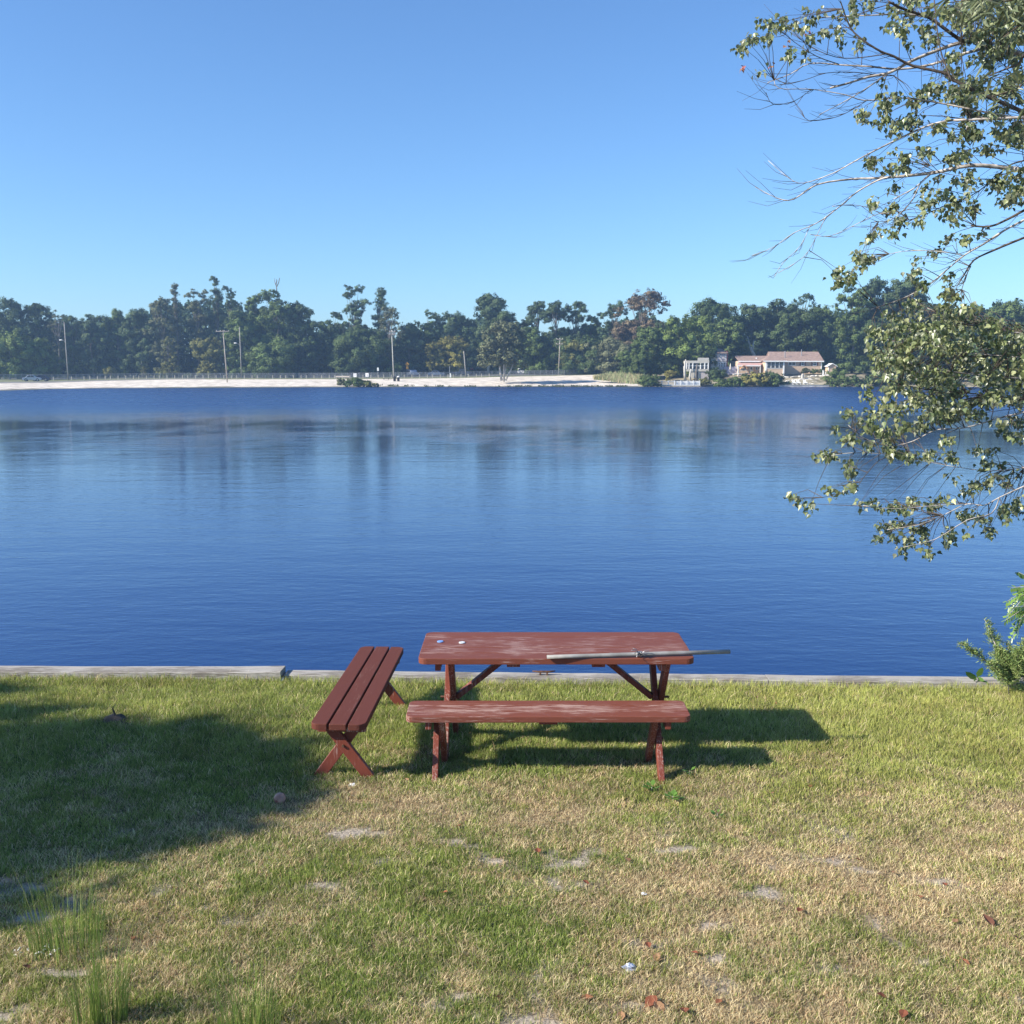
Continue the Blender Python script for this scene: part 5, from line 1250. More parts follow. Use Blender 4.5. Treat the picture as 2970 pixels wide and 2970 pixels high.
# timber bollards along the road
m_boll = mat("bollard_wood", (0.42, 0.39, 0.33), 0.9, .2, 2); proto = None
bs = [110, 155, 206, 240] + [262 + 20.3 * k for k in range(58)]
for k, s in enumerate(bs):
    Yb = float(np.interp(s, [a for a, b in FS], [b for a, b in FS])) - 2.2; p = fpos(s + (k * 37 % 7 - 3), Yb); hh = .75
    if proto is None:
        proto = thing("bollard", "short pale timber bollard in the row in front of the chain-link fence", "bollard", tuple(p), "timber bollards in front of the fence")
        q = MB(); q.b2(p.x - .10, p.x + .10, p.y - .10, p.y + .10, p.z - .2, p.z + hh); q.build("post", m_boll, proto, bevel=.02)
        q = MB(); q.add([(p.x - .10, p.y - .10, p.z + hh + .002), (p.x + .10, p.y - .10, p.z + hh + .002), (p.x + .10, p.y + .10, p.z + hh + .002), (p.x - .10, p.y + .10, p.z + hh + .002), (p.x, p.y, p.z + hh + .08)], [(0, 1, 4), (1, 2, 4), (2, 3, 4), (3, 0, 4), (3, 2, 1, 0)]); q.build("cap", m_boll, proto)
    else: copy_tree(proto, tuple(p))
# ---- poles
def pole_(b, t, r0, m, label, name="utility_pole", cat="utility pole", group="tall poles along the far shore"):
    root = thing(name, label, cat, tuple(b), group); q = MB(); q.tube([b - Vector((0, 0, .3)), b.lerp(t, .5), t], [r0, r0 * .85, r0 * .65], 8); q.build("shaft", m, root, smooth=True); return root
def lamp_arm(root, a, tip, m=m_galv):
    q = MB(); q.tube([a, a.lerp(tip, .5) + Vector((0, 0, .25)), tip], [.05, .045, .04], 6); q.build("arm", m, root)
    d = (tip - a).normalized(); q = MB(); q.blob(tuple(tip + d * .3), (.45, .18, .13), 2, .03, 10, 6); q.build("lamp_head", m_white, root, smooth=True)
def cross(root, c, w, n_ins=4, rx=0.0):
    q = MB(); q.box(c - Vector((0, .17, 0)), (w, .12, .14)); q.build("crossarm", m_wood_pole, root)
    q = MB(); q.bar(c + Vector((0, -.1, -.6)), c + Vector((w * .28, -.1, -.08)), .04, .02); q.bar(c + Vector((0, -.1, -.6)), c + Vector((-w * .28, -.1, -.08)), .04, .02); q.build("crossarm_brace", m_galv, root)
    for k in range(n_ins):
        x = c.x - w / 2 + .12 + (w - .24) * k / (n_ins - 1); q = MB(); q.lathe([(.03, 0), (.07, .05), (.04, .09), (.07, .13), (.03, .19)], (x, c.y - .17, c.z + .072), 8); q.build("insulator", m_white, root, smooth=True)
b = fpos(197, 252); r_ = pole_(b, ony(186, 935, 252), .15, m_wood_pole2, "tall wooden street lamp pole at the left, its lamp pointing left", "street_lamp", "street lamp"); lamp_arm(r_, ony(190, 993, 252), ony(180, 988, 252))
q = MB(); q.tube([ony(186, 936, 252), ony(182, 930, 252)], [.05, .03], 5); q.build("top_bracket", m_galv, r_)
b = ony(659, 1105, 233); r_ = pole_(b, ony(647, 958, 233), .14, m_wood_pole, "wooden pole with one wide crossarm standing on the sand"); cross(r_, ony(645.5, 961, 233), 37 * px_at(233), 4)
b = fpos(700.5, 263); r_ = pole_(b, ony(694.5, 948, 263), .14, m_wood_pole2, "second wooden street lamp pole, right of the crossarm pole", "street_lamp", "street lamp"); lamp_arm(r_, ony(697, 1003, 263), ony(686, 997, 263))
b = ony(1142, 1096, 246); r_ = pole_(b, ony(1136, 957, 246), .15, mat("floodlight_pole_wood", (.40, .39, .34), .9, .15, 1.2), "tall floodlight pole with two short crossarms above the beach")
cross(r_, ony(1138, 962, 246), 17 * px_at(246), 3); cross(r_, ony(1138, 970, 246), 21 * px_at(246), 3)
for dx_ in (-7, 5):
    q = MB(); c = ony(1138 + dx_, 966.5, 246); q.extr([c + Vector((-.22, -.3, -.18)), c + Vector((.22, -.3, -.18)), c + Vector((.22, -.3, .18)), c + Vector((-.22, -.3, .18))], (0, .16, 0)); q.build("floodlight", m_galv, r_)
b = fpos(1352, 262); pole_(b, ony(1345, 1018, 262), .15, m_wood_pole2, "short leaning wooden pole beside the dark pickup truck")
b = fpos(1620, 272); r_ = pole_(b, ony(1624.5, 980, 272), .16, m_wood_pole, "wooden pole with two crossarms right of the beach tree"); cross(r_, ony(1623.5, 984, 272), 19 * px_at(272), 3); cross(r_, ony(1622, 998, 272), 19 * px_at(272), 3)
q = MB(); a = ony(960, 1018, 280); b = ony(1045, 990, 279); q.tube([a, a.lerp(b, .5) - Vector((0, 0, .15)), b], .05, 5)
# ---- signs
def sign(sx, bot, top, w, h, Y, m, label, text=None, shape='rect', name="sign", extra=None):
    c = ony(sx, top, Y); g = fpos(sx, Y); W_ = w * px_at(Y); H_ = h * px_at(Y); root = thing(name, label, "sign", tuple(g))
    q = MB(); q.b2(g.x - .045, g.x + .045, Y + .03, Y + .10, g.z - .2, c.z - H_ * .4); q.build("post", m_galv, root)
    cz = c.z - H_ / 2
    if shape == 'rect': P = [(-.5, -.5), (.5, -.5), (.5, .5), (-.5, .5)]
    elif shape == 'diamond': P = [(0, -.5), (.5, 0), (0, .5), (-.5, 0)]
    else: P = [(math.cos(R(22.5 + 45 * k)) * .54, math.sin(R(22.5 + 45 * k)) * .54) for k in range(8)]
    q = MB(); q.extr([(c.x + x * W_, Y, cz + y * H_) for x, y in P], (0, .025, 0)); q.build("panel", m, root)
    return root, c.x, cz, W_, H_
def text_part(root, s, x, y, z, size, m, name="lettering"):
    cu = bpy.data.curves.new(name, 'FONT'); cu.body = s; cu.size = size; cu.align_x = 'CENTER'; cu.align_y = 'CENTER'; cu.extrude = .004
    o = bpy.data.objects.new(name, cu); COL.objects.link(o); dg = bpy.context.evaluated_depsgraph_get(); me = bpy.data.meshes.new_from_object(o.evaluated_get(dg)); bpy.data.objects.remove(o)
    o = bpy.data.objects.new(name, me); COL.objects.link(o); me.materials.clear(); me.materials.append(m); o.parent = root; o.rotation_euler = (math.pi / 2, 0, 0); o.location = Vector((x, y, z)) - ORG[root.name]; return o
m_orange = mat("yellow_sign", (.80, .36, .02), .5, .05, 1); m_red = mat("red_sign", (.62, .03, .04), .5, .05, 1); m_grey_t = mat("sign_grey", (.25, .25, .28), .6, .1, 1)
r_, cx, cz, W_, H_ = sign(1029.5, 1098, 1083, 9, 10.5, 250, m_white, "white square notice board, left one of two on the beach fence")
for k in range(3): q = MB(); q.b2(cx - W_ * .36, cx + W_ * .36, 249.985, 249.998, cz + H_ * (.22 - .2 * k), cz + H_ * (.26 - .2 * k)); q.build("lettering", m_grey_t, r_)
r_, cx, cz, W_, H_ = sign(1064.5, 1098, 1082, 9, 10.5, 250, m_white, "white square notice board with a grey figure, right one of two on the beach fence")
q = MB(); q.b2(cx + W_ * .02, cx + W_ * .14, 249.98, 249.998, cz - H_ * .3, cz + H_ * .16); q.build("symbol", m_grey_t, r_)
sign(1096, 1098, 1066, 5, 9.5, 271, m_white, "small white road sign standing above the fence")
r_, cx, cz, W_, H_ = sign(1181, 1098, 1050, 12.5, 12.5, 276, m_orange, "yellow diamond warning sign with a bent arrow and a plaque below", shape='diamond')
Ys = 275.98; q = MB(); q.b2(cx - .06, cx + .06, Ys - .01, Ys + .015, cz - .34, cz + .04); q.b2(cx - .061, cx - .26, Ys - .01, Ys + .015, cz + .0, cz + .11); q.extr([(cx - .42, Ys - .01, cz + .055), (cx - .26, Ys - .01, cz - .1), (cx - .26, Ys - .01, cz + .21)], (0, .025, 0)); q.build("arrow", m_black, r_)
q = MB(); q.b2(cx - .32, cx + .32, 276.0, 276.03, cz - 1.30, cz - .62); q.build("plaque", m_orange, r_)
r_, cx, cz, W_, H_ = sign(1367.5, 1085, 1063, 9.5, 10.5, 290, m_red, "red octagonal stop sign near the dark pickup truck", shape='oct'); text_part(r_, "STOP", cx, 289.985, cz, .40, m_white)
sign(581 + 26, 1090, 1072, 3.5, 6, 279, m_white, "tiny white marker sign against the dark wood left of the crossarm pole")
# barrier rail (bench-like beam)
p = fpos(993, 252); br_ = thing("barrier_rail", "long pale timber rail on posts behind the beach shrubs", "barrier", tuple(p)); W_ = 39 * px_at(252)
q = MB(); q.b2(p.x - W_ / 2, p.x + W_ / 2, p.y - .12, p.y + .0, p.z + .50, p.z + .78); q.build("rail", mat("pale_timber", (.58, .50, .42), .9, .15, 1), br_)
for k in (-.48, -.16, .16, .48): q = MB(); q.b2(p.x + k * W_ - .07, p.x + k * W_ + .07, p.y + .002, p.y + .14, p.z - .2, p.z + .74); q.build("post", m_boll, br_)
# litter bins
for sx, lab, wl_ in ((1144.5, "black litter bin, left one of the two by the floodlight pole", False), (1155.5, "black litter bin with a white domed lid, right one of the two", True)):
    p = ony(sx, 1104, 243); p.z = far_z(p.x, p.y); r_ = thing("litter_bin", lab, "bin", tuple(p), "litter bins on the beach"); q = MB(); q.lathe([(.28, 0), (.33, .85), (.36, .88), (.36, .95)], tuple(p), 12); q.build("body", m_black, r_, smooth=False)
    q = MB(); q.lathe([(.37, 0), (.33, .12), (.16, .24), (.02, .27)], (p.x, p.y, p.z + .951), 12); q.build("lid", m_white if wl_ else m_black, r_, smooth=True)
# low dark groyne box
p = fpos(1120, 250); q = MB(); q.b2(p.x - .85, p.x + .85, p.y - .3, p.y + .3, p.z + .25, p.z + .33); q.b2(p.x - .6, p.x - .5, p.y - .25, p.y + .25, p.z - .1, p.z + .249); q.b2(p.x + .5, p.x + .6, p.y - .25, p.y + .25, p.z - .1, p.z + .249)
o = q.build("beach_bench", m_black); tag(o, "low dark backless bench left of the litter bins", "bench")
# ---- vehicles (side view profiles, rounded by bevel)
m_tyre = mat("tyre", (.02, .02, .02), .8, .1, 1); m_rim = mat("rim", (.35, .35, .36), .35, .1, 1, metal=.6); m_cg = glass_mat("car_glass", (.02, .025, .035), .05)
m_lampr = mat("tail_lamp", (.35, .02, .02), .3, .05, 1); m_lampw = mat("head_lamp", (.7, .7, .7), .2, .05, 1)
def car(sx, Y, L, H, Wd, prof, glass, m, label, name, cat, flip=False, rz=0.0):
    p = fpos(sx, Y); root = thing(name, label, cat, tuple(p)); root.rotation_euler = (0, 0, rz); f = -1 if flip else 1; o0 = ORG[root.name]
    S = lambda x, z: (o0.x + f * (x - .5) * L, z * H + o0.z)
    q = MB(); q.extr([(S(x, z)[0], o0.y - Wd / 2, S(x, z)[1]) for x, z in prof], (0, Wd, 0)); b_ = q.build("body", m, root, bevel=.07)
    for gl in glass:
        for side in (-1, 1):
            q = MB(); yy_ = o0.y + side * (Wd / 2 + .004); q.extr([(S(x, z)[0], yy_, S(x, z)[1]) for x, z in gl], (0, -side * .003, 0)); q.build("window", m_cg, root)
    for wx_ in (.19, .80):
        for side in (-1, 1):
            c = (o0.x + f * (wx_ - .5) * L, o0.y + side * (Wd / 2 - .1), o0.z + .34); w = MB(); w.tube([(c[0], c[1] - .11 * side, c[2]), (c[0], c[1] + .11 * side, c[2])], .34, 16); wo = w.build("wheel", m_tyre, root, bevel=.02)
            w = MB(); w.tube([(c[0], c[1] + .111 * side, c[2]), (c[0], c[1] + .125 * side, c[2])], .2, 12); w.build("rim", m_rim, wo)
    for side in (-1, 1):
        for xx_, mm, nm in ((.003, m_lampr, "tail_lamp"), (.997, m_lampw, "headlight")):
            x_, z_ = S(xx_, .43); q = MB(); q.box((x_, o0.y + side * (Wd / 2 - .18), z_), (.06, .26, .16)); q.build(nm, mm, root)
    # front and rear glass, bumpers
    q = MB(); x_, z_ = S(0, .22); q.box((x_, o0.y, z_), (.16, Wd * .96, .2)); x_, z_ = S(1, .22); q.box((x_, o0.y, z_), (.16, Wd * .96, .2)); q.build("bumper", m_black, root, bevel=.03)
    return root
suv = [(0, .16), (.005, .56), (.04, .95), (.10, 1.0), (.58, 1.0), (.70, .64), (.93, .56), (1, .46), (1, .16)]
suv_g = [[(.05, .64), (.08, .90), (.33, .91), (.33, .64)], [(.345, .64), (.345, .91), (.56, .91), (.665, .64)]]
sedan = [(0, .2), (0, .55), (.16, .62), (.29, .98), (.55, 1.0), (.72, .65), (.95, .55), (1, .42), (1, .2)]
sedan_g = [[(.22, .65), (.31, .92), (.44, .94), (.44, .65)], [(.455, .65), (.455, .94), (.54, .93), (.66, .65)]]
m_wcar = mat("white_car_paint", (.75, .75, .77), .3, .02, 1); m_scar = mat("silver_car_paint", (.45, .47, .52), .3, .05, 1, metal=.4); m_dcar = mat("dark_blue_car_paint", (.03, .035, .06), .3, .1, 1); m_bcar = mat("blue_grey_paint", (.25, .30, .40), .35, .1, 1)
c1_ = car(1524, 282, 4.3, 1.65, 1.9, suv, suv_g, m_wcar, "white hatchback parked behind the right part of the beach", "parked_car", "car")
c2_ = car(1197, 278, 4.4, 1.75, 1.9, suv, suv_g, m_bcar, "grey blue van with pale front coming along the road near the orange sign", "parked_van", "van", rz=R(-62))
pick = [(0, .22), (0, .60), (.36, .60), (.38, .98), (.62, 1.0), (.72, .66), (.96, .60), (1, .45), (1, .22)]
pick_g = [[(.40, .66), (.41, .93), (.50, .94), (.50, .66)], [(.515, .66), (.515, .94), (.60, .94), (.69, .66)]]
c3_ = car(1340, 277, 5.0, 1.9, 2.0, pick, pick_g, m_dcar, "dark pickup truck beside the short leaning pole", "pickup_truck", "pickup truck")
c4_ = car(92, 236, 3.9, 1.45, 1.8, sedan, sedan_g, m_scar, "silver car parked at the left end of the beach", "parked_car", "car", rz=R(20))
c5_ = car(117, 240, 4.0, 1.5, 1.8, sedan, sedan_g, m_dcar, "dark blue car parked right beside the silver one", "parked_car", "car", flip=True, rz=R(12))
c6_ = car(1266, 279, 4.5, 1.45, 1.8, sedan, sedan_g, m_bcar, "blue grey saloon on the road between the van and the dark pickup", "parked_car", "car")
# pale posts / white pipes seen under the trees
for sx, top, w_, h_, Y, lean, lab in ((1250, 1063, .5, 2.2, 292, -.35, "white leaning board under the yellowish trees"), (1357.5, 1058, .3, 2.6, 293, 0, "slim white post left of the stop sign"), (1306.5, 1083, .35, 1.4, 264, 0, "short white marker post on the beach fence left of the pickup")):
    p = fpos(sx, Y); zt_ = ony(sx, top, Y).z; q = MB(); q.extr([(p.x + lean - w_ / 2, Y, zt_ - h_), (p.x + lean * 0 + w_ / 2 + lean, Y, zt_ - h_), (p.x + w_ / 2, Y, zt_), (p.x - w_ / 2, Y, zt_)], (0, .12, 0)); q.b2(p.x + lean - .05, p.x + lean + .05, Y + .121, Y + .2, p.z - .2, zt_ - h_ * .5); o = q.build("marker_post", m_white, bevel=.02); tag(o, lab, "post")
# fence post (gate post) right of the van
for sx, top, Y, lab in ((1304.5, 1064, 268, "grey steel gate post left of the white marker post"), (1231, 1068, 290, "left slim grey post under the hazy tree"), (1237, 1062, 291, "right slim grey post under the hazy tree")):
    p = fpos(sx, Y); t_ = ony(sx, top, Y); q = MB(); q.tube([p - Vector((0, 0, .2)), Vector((p.x, Y, t_.z))], .09, 8); q.lathe([(.12, 0), (.12, .05), (.03, .12)], (p.x, Y, t_.z), 8); o = q.build("gate_post", m_galv); tag(o, lab, "post")
# pale bent stems of trees seen right of the stop sign
q = MB(); q.tube([ony(1417, 1090, 286), ony(1416, 1068, 286), ony(1419.5, 1058, 286), ony(1419, 1046, 286)], [.28, .36, .24, .16], 7)
o = q.build("bare_tree_stem", m_ltrunk, smooth=True); tag(o, "pale bent bare tree stem right of the stop sign", "tree")
for x_ in (1637, 1641, 1679, 1702, 1710, 1425, 1430): pass

# ---------------------------------------------------------------- HOUSES ON THE RIGHT OF THE FAR SHORE
def siding(name, c, pitch=.2, var=.05):
    m, n, l, p = new_mat(name); tc = n.new("ShaderNodeTexCoord"); sp = n.new("ShaderNodeSeparateXYZ"); l.new(tc.outputs["Object"], sp.inputs[0])
    mo = n.new("ShaderNodeMath"); mo.operation = 'FRACT'; ml = n.new("ShaderNodeMath"); ml.operation = 'MULTIPLY'; ml.inputs[1].default_value = 1 / pitch; l.new(sp.outputs[2], ml.inputs[0]); l.new(ml.outputs[0], mo.inputs[0])
    bp = n.new("ShaderNodeBump"); bp.inputs["Strength"].default_value = .7; bp.inputs["Distance"].default_value = .03; l.new(mo.outputs[0], bp.inputs["Height"]); l.new(bp.outputs[0], p.inputs["Normal"])
    nz = n.new("ShaderNodeTexNoise"); nz.inputs["Scale"].default_value = .8; nz.inputs["Detail"].default_value = 6; l.new(tc.outputs["Object"], nz.inputs[0])
    mx = n.new("ShaderNodeMix"); mx.data_type = 'RGBA'; mx.inputs[6].default_value = (*[x * (1 - var * 2) for x in c], 1); mx.inputs[7].default_value = (*[min(1, x * (1 + var * 2)) for x in c], 1); l.new(nz.outputs[0], mx.inputs[0]); l.new(mx.outputs[2], p.inputs[0]); p.inputs["Roughness"].default_value = .8; return m
m_peach = siding("peach_shingles", (.60, .44, .31), .25, .08); m_cream = siding("cream_siding", (.58, .54, .46), .18); m_greysid = siding("grey_siding", (.50, .46, .46), .18)
m_roof = mat("brown_roof_shingles", (.25, .175, .145), .95, .14, 2.2, c2=(.31, .22, .18)); m_pink = mat("pink_awning", (.50, .31, .27), .8, .08, 1); m_brick = mat("red_brick", (.33, .10, .07), .9, .2, 3)
m_wglass = glass_mat("window_glass", (.035, .04, .05), .08); m_shut = mat("brown_shutter", (.20, .09, .07), .8, .1, 2)
HY = 245.0
hp = ony(2260, 1083, HY); hz0 = hp.z
house = thing("ranch_house", "low peach coloured ranch house with a brown roof, glazed porch and pink awning", "house", tuple(hp))
def Hx(sx, Y=HY): return ony(sx, 1081, Y).x
def Hz(sy, Y=HY): return ony(1485, sy, Y).z
def win(x0, x1, z0, z1, Y, root, cols=1, rows=2, shut=0, fm=m_white):
    t = .09; q = MB()
    q.b2(x0 - t, x1 + t, Y - .08, Y - .005, z0 - t, z0); q.b2(x0 - t, x1 + t, Y - .08, Y - .005, z1, z1 + t); q.b2(x0 - t, x0, Y - .078, Y - .005, z0 + .001, z1 - .001); q.b2(x1, x1 + t, Y - .078, Y - .005, z0 + .001, z1 - .001)
    for k in range(1, cols): xx = x0 + (x1 - x0) * k / cols; q.b2(xx - t * .6, xx + t * .6, Y - .075, Y - .02, z0 + .001, z1 - .001)
    for k in range(1, rows): zz = z0 + (z1 - z0) * k / rows; q.b2(x0 + .001, x1 - .001, Y - .065, Y - .015, zz - .025, zz + .025)
    w = q.build("window", fm, root); q = MB(); q.b2(x0 + .001, x1 - .001, Y - .03, Y - .012, z0 + .001, z1 - .001); q.build("pane", m_wglass, w)
    if shut:
        for sx_ in (x0 - t - .01 - shut, x1 + t + .01): s_ = MB(); s_.b2(sx_, sx_ + shut, Y - .05, Y - .006, z0 - .05, z1 + .05); s_.build("shutter", m_shut, w)
    return w
ze = Hz(1047)
# walls
xL, xR = Hx(2140), Hx(2382); xP0, xP1 = Hx(2219, 241.5), Hx(2274, 241.5)
q = MB(); q.b2(Hx(2140), Hx(2382), HY, HY + 8, hz0 - .8, ze); q.build("wall", m_peach, house)
q = MB(); q.b2(xP0, xP1, 241.5, HY - .003, hz0 - 1.0, ze - .003); q.build("porch_wall", m_peach, house)
# roofs
def gable(name, x0, x1, ye, yr, z_e, z_r, over=.5, yb=None):
    yb = yb or (2 * yr - ye); q = MB(); t = .14
    A = [(x0 - over, ye - .5, z_e - .12), (x1 + over, ye - .5, z_e - .12), (x1 + over, yr, z_r), (x0 - over, yr, z_r), (x0 - over, yb + .5, z_e - .12), (x1 + over, yb + .5, z_e - .12)]
    Bv = [(x, y, z - t) for x, y, z in A]; q.add(A + Bv, [(0, 1, 2, 3), (3, 2, 5, 4), (7, 6, 9, 8), (8, 9, 10, 11), (0, 6, 7, 1), (5, 11, 10, 4), (0, 3, 9, 6), (3, 4, 10, 9), (1, 7, 8, 2), (2, 8, 11, 5)]); r = q.build(name, m_roof, house)
    q = MB(); q.b2(x0 - over, x1 + over, ye - .56, ye - .503, z_e - .36, z_e - .10); q.build("gutter", m_white, r); return r
rL = gable("roof", Hx(2145), Hx(2268), HY, HY + 4.2, ze + .12, Hz(1032, HY + 4.2), .4, HY + 8)
rR = gable("roof", Hx(2242), Hx(2384), HY + .02, HY + 4.5, ze + .125, Hz(1020, HY + 4.5), .25, HY + 8)
zr_ = Hz(1031.5, 245)
q = MB(); x0, x1 = xP0 - .6, xP1 + .5; xm = (Hx(2250)); zE = ze - .0
P = [(x0, 241.0, zE), (x1, 241.0, zE), (x1, 246.5, zE + .02), (x0, 246.5, zE + .02), (xm - 1.5, 246.0, zr_), (xm + .2, 246.0, zr_)]
q.add(P, [(0, 1, 5, 4), (1, 2, 5), (3, 0, 4), (2, 3, 4, 5), (3, 2, 1, 0)]); pr = q.build("roof", m_roof, house); q = MB(); q.b2(x0, x1, 240.93, 240.998, zE - .22, zE + .03); q.build("gutter", m_white, pr)
# gable end infill on the right
q = MB(); q.extr([(Hx(2382) + .002, HY, ze - .002), (Hx(2382) + .002, HY + 8, ze - .002), (Hx(2382) + .002, HY + 4.3, Hz(1024, HY + 4.3))], (.06, 0, 0)); q.build("gable_wall", m_peach, house)
q = MB(); q.extr([(Hx(2242) - .2, HY + 1.5, ze + .2), (Hx(2242) - .2, HY + 7, ze + .2), (Hx(2242) - .2, HY + 4.5, Hz(1022, HY + 4.5))], (.08, 0, 0)); q.build("gable_wall", m_roof, house)
# porch glazing: four tall windows
for k in range(4):
    a0, a1 = Hx(2224.5 + k * 11.9, 241.5), Hx(2224.5 + k * 11.9 + 10, 241.5); win(a0, a1, Hz(1067.5, 241.5), Hz(1050, 241.5), 241.5, house, 1, 2)
q = MB(); q.b2(xP0 - .02, xP0 + .3, 241.40, 241.499, hz0 - 1, ze - .01); q.b2(xP1 - .3, xP1 + .02, 241.40, 241.499, hz0 - 1, ze - .01); q.build("corner_board", m_white, house)
q = MB(); q.b2(Hx(2380), Hx(2382) + .05, HY - .06, HY - .002, hz0 - .5, ze - .02); q.b2(Hx(2140) - .05, Hx(2142), HY - .06, HY - .002, hz0 - .5, ze - .02); q.build("corner_board", m_white, house)
win(Hx(2286.5), Hx(2305), Hz(1059.5), Hz(1050), HY, house, 2, 1); win(Hx(2323.5), Hx(2330.5), Hz(1060), Hz(1050), HY, house, 1, 2, .35); win(Hx(2357.5), Hx(2366.5), Hz(1060), Hz(1050), HY, house, 1, 2, .35)
win(Hx(2214), Hx(2218.5), Hz(1058), Hz(1050), HY, house, 1, 2)
# awning, door
q = MB(); a0, a1 = Hx(2141), Hx(2211); zt_, zb_ = Hz(1051.5), Hz(1060); q.add([(a0, HY - .01, zt_), (a1, HY - .01, zt_), (Hx(2206, 242.6), 242.6, zb_), (Hx(2137.5, 242.6), 242.6, zb_), (a0, HY - .01, zt_ - .08), (a1, HY - .01, zt_ - .08), (Hx(2206, 242.6), 242.6, zb_ - .08), (Hx(2137.5, 242.6), 242.6, zb_ - .08)], [(0, 3, 2, 1), (4, 5, 6, 7), (0, 1, 5, 4), (3, 7, 6, 2), (0, 4, 7, 3), (1, 2, 6, 5)]); aw = q.build("awning", m_pink, house)
q = MB(); q.b2(Hx(2137.5, 242.6), Hx(2206, 242.6), 242.54, 242.595, zb_ - .2, zb_ + .02); q.build("awning_edge", m_white, aw)
for s_ in (2140, 2204): q = MB(); q.b2(Hx(s_, 242.6), Hx(s_, 242.6) + .12, 242.61, 242.73, hz0 - .6, zb_ - .09); q.build("awning_post", m_white, aw)
q = MB(); q.b2(Hx(2174), Hx(2183.5), HY - .06, HY - .004, hz0 - .1, Hz(1063.5)); dr_ = q.build("door", m_white, house); q = MB(); q.b2(Hx(2176), Hx(2181.5), HY - .08, HY - .062, Hz(1072), Hz(1065)); q.build("pane", m_wglass, dr_); q = MB(); q.lathe([(.03, 0), (.04, .03), (.02, .06)], (Hx(2182.6), HY - .1, Hz(1075)), 6); q.build("handle", m_galv, dr_)
win(Hx(2192), Hx(2202), Hz(1072), Hz(1065), HY, house, 2, 1)
# roof vents and antenna mast
for s_, b_, t_, y_ in ((2277, 1037, 1020, HY + 1.3), (2325, 1030, 1016, HY + 2.4)):
    q = MB(); q.tube([ony(s_, b_ + 2, y_), ony(s_, t_, y_)], .11, 8); c = ony(s_, t_, y_); q.lathe([(.16, 0), (.16, .06), (.03, .2)], tuple(c), 8); q.build("vent_pipe", m_galv, rR)
q = MB(); c = ony(2194, 1039.5, HY + 1.8); q.blob(tuple(c), (.2, .2, .16), 1, .05); q.build("roof_vent", m_white, rL)
# arched canopy at the left of the door and patio things
cc = ony(2156, 1080, 243); cz_ = Hz(1080, 243); can = thing("garden_swing", "orange canopied garden swing at the left end of the peach house", "garden swing", tuple(cc))
q = MB(); W_ = 19 * px_at(243) / 2; arc = [(math.cos(R(a)) * W_, math.sin(R(a)) * 1.15) for a in range(15, 166, 15)]
P = [(cc.x + x, 242.4, cz_ + .55 + z) for x, z in arc] + [(cc.x + x * .96, 242.4, cz_ + .5 + z * .93) for x, z in reversed(arc)]; q.extr(P, (0, 1.3, 0)); q.build("canopy", mat("orange_canvas", (.62, .34, .16), .8, .1, 1), can)
q = MB(); q.b2(cc.x - W_ * .75, cc.x + W_ * .75, 242.7, 243.3, cz_ + .38, cz_ + .48); q.b2(cc.x - W_ * .75, cc.x + W_ * .75, 243.301, 243.4, cz_ + .38, cz_ + .95); q.build("seat", m_boll, can)
for sg in (-1, 1): q = MB(); q.bar((cc.x + sg * W_ * .9, 242.9, cz_ - .2), (cc.x + sg * W_ * .8, 242.9, cz_ + .95), .06, .06); q.build("leg", m_white, can)
# shed
sx0, sx1 = Hx(2402, 243), Hx(2424, 243); sz = Hz(1086, 243); zs = Hz(1062, 243)
shed = thing("garden_shed", "small peach shed with white trim right of the peach house", "shed", ((sx0 + sx1) / 2, 243, sz))
q = MB(); q.b2(sx0, sx1, 243, 245.5, sz - .5, zs - .002); q.build("wall", m_peach, shed)
q = MB(); xm = (sx0 + sx1) / 2; q.extr([(sx0 - .3, 242.7, zs - .12), (xm, 242.7, zs + .55), (sx1 + .3, 242.7, zs - .12), (sx1 + .3, 242.7, zs), (xm, 242.7, zs + .68), (sx0 - .3, 242.7, zs)], (0, 3.1, 0)); q.build("roof", m_white, shed)
q = MB(); q.extr([(sx0, 243.0, zs - .003), (sx1, 243.0, zs - .003), (xm, 243.0, zs + .5)], (0, .06, 0)); q.build("gable", m_peach, shed)
q = MB(); q.b2(sx0 - .02, sx0 + .14, 242.93, 242.998, sz - .3, zs - .05); q.build("corner_board", m_white, shed)
# white garden gate posts
for k, (s_, b_, t_, w_) in enumerate(((2387.5, 1087, 1076, 3), (2397, 1088, 1078, 8))):
    p = ony(s_, b_, 241.5); W2 = w_ * px_at(241.5); H2 = (b_ - t_) * px_at(241.5)
    q = MB()
    if k == 0: q.b2(p.x - W2 / 2, p.x + W2 / 2, 241.4, 241.65, p.z - .4, p.z + H2); q.b2(p.x - W2 / 2 - .05, p.x + W2 / 2 + .05, 241.35, 241.7, p.z + H2 + .001, p.z + H2 + .1)
    else:
        for j in range(4): q.b2(p.x - W2 / 2 + j * W2 / 3.2, p.x - W2 / 2 + j * W2 / 3.2 + .07, 241.4, 241.5, p.z - .4, p.z + H2)
        q.b2(p.x - W2 / 2, p.x + W2 / 2 + .1, 241.501, 241.58, p.z + H2 * .7, p.z + H2 * .82); q.b2(p.x - W2 / 2, p.x + W2 / 2 + .1, 241.501, 241.58, p.z + H2 * .2, p.z + H2 * .32)
    o = q.build(("garden_post", "garden_gate")[k], m_white); tag(o, ("thick white garden post beside the peach house's right corner", "white garden gate in front of the peach shed")[k], ("post", "gate")[k])
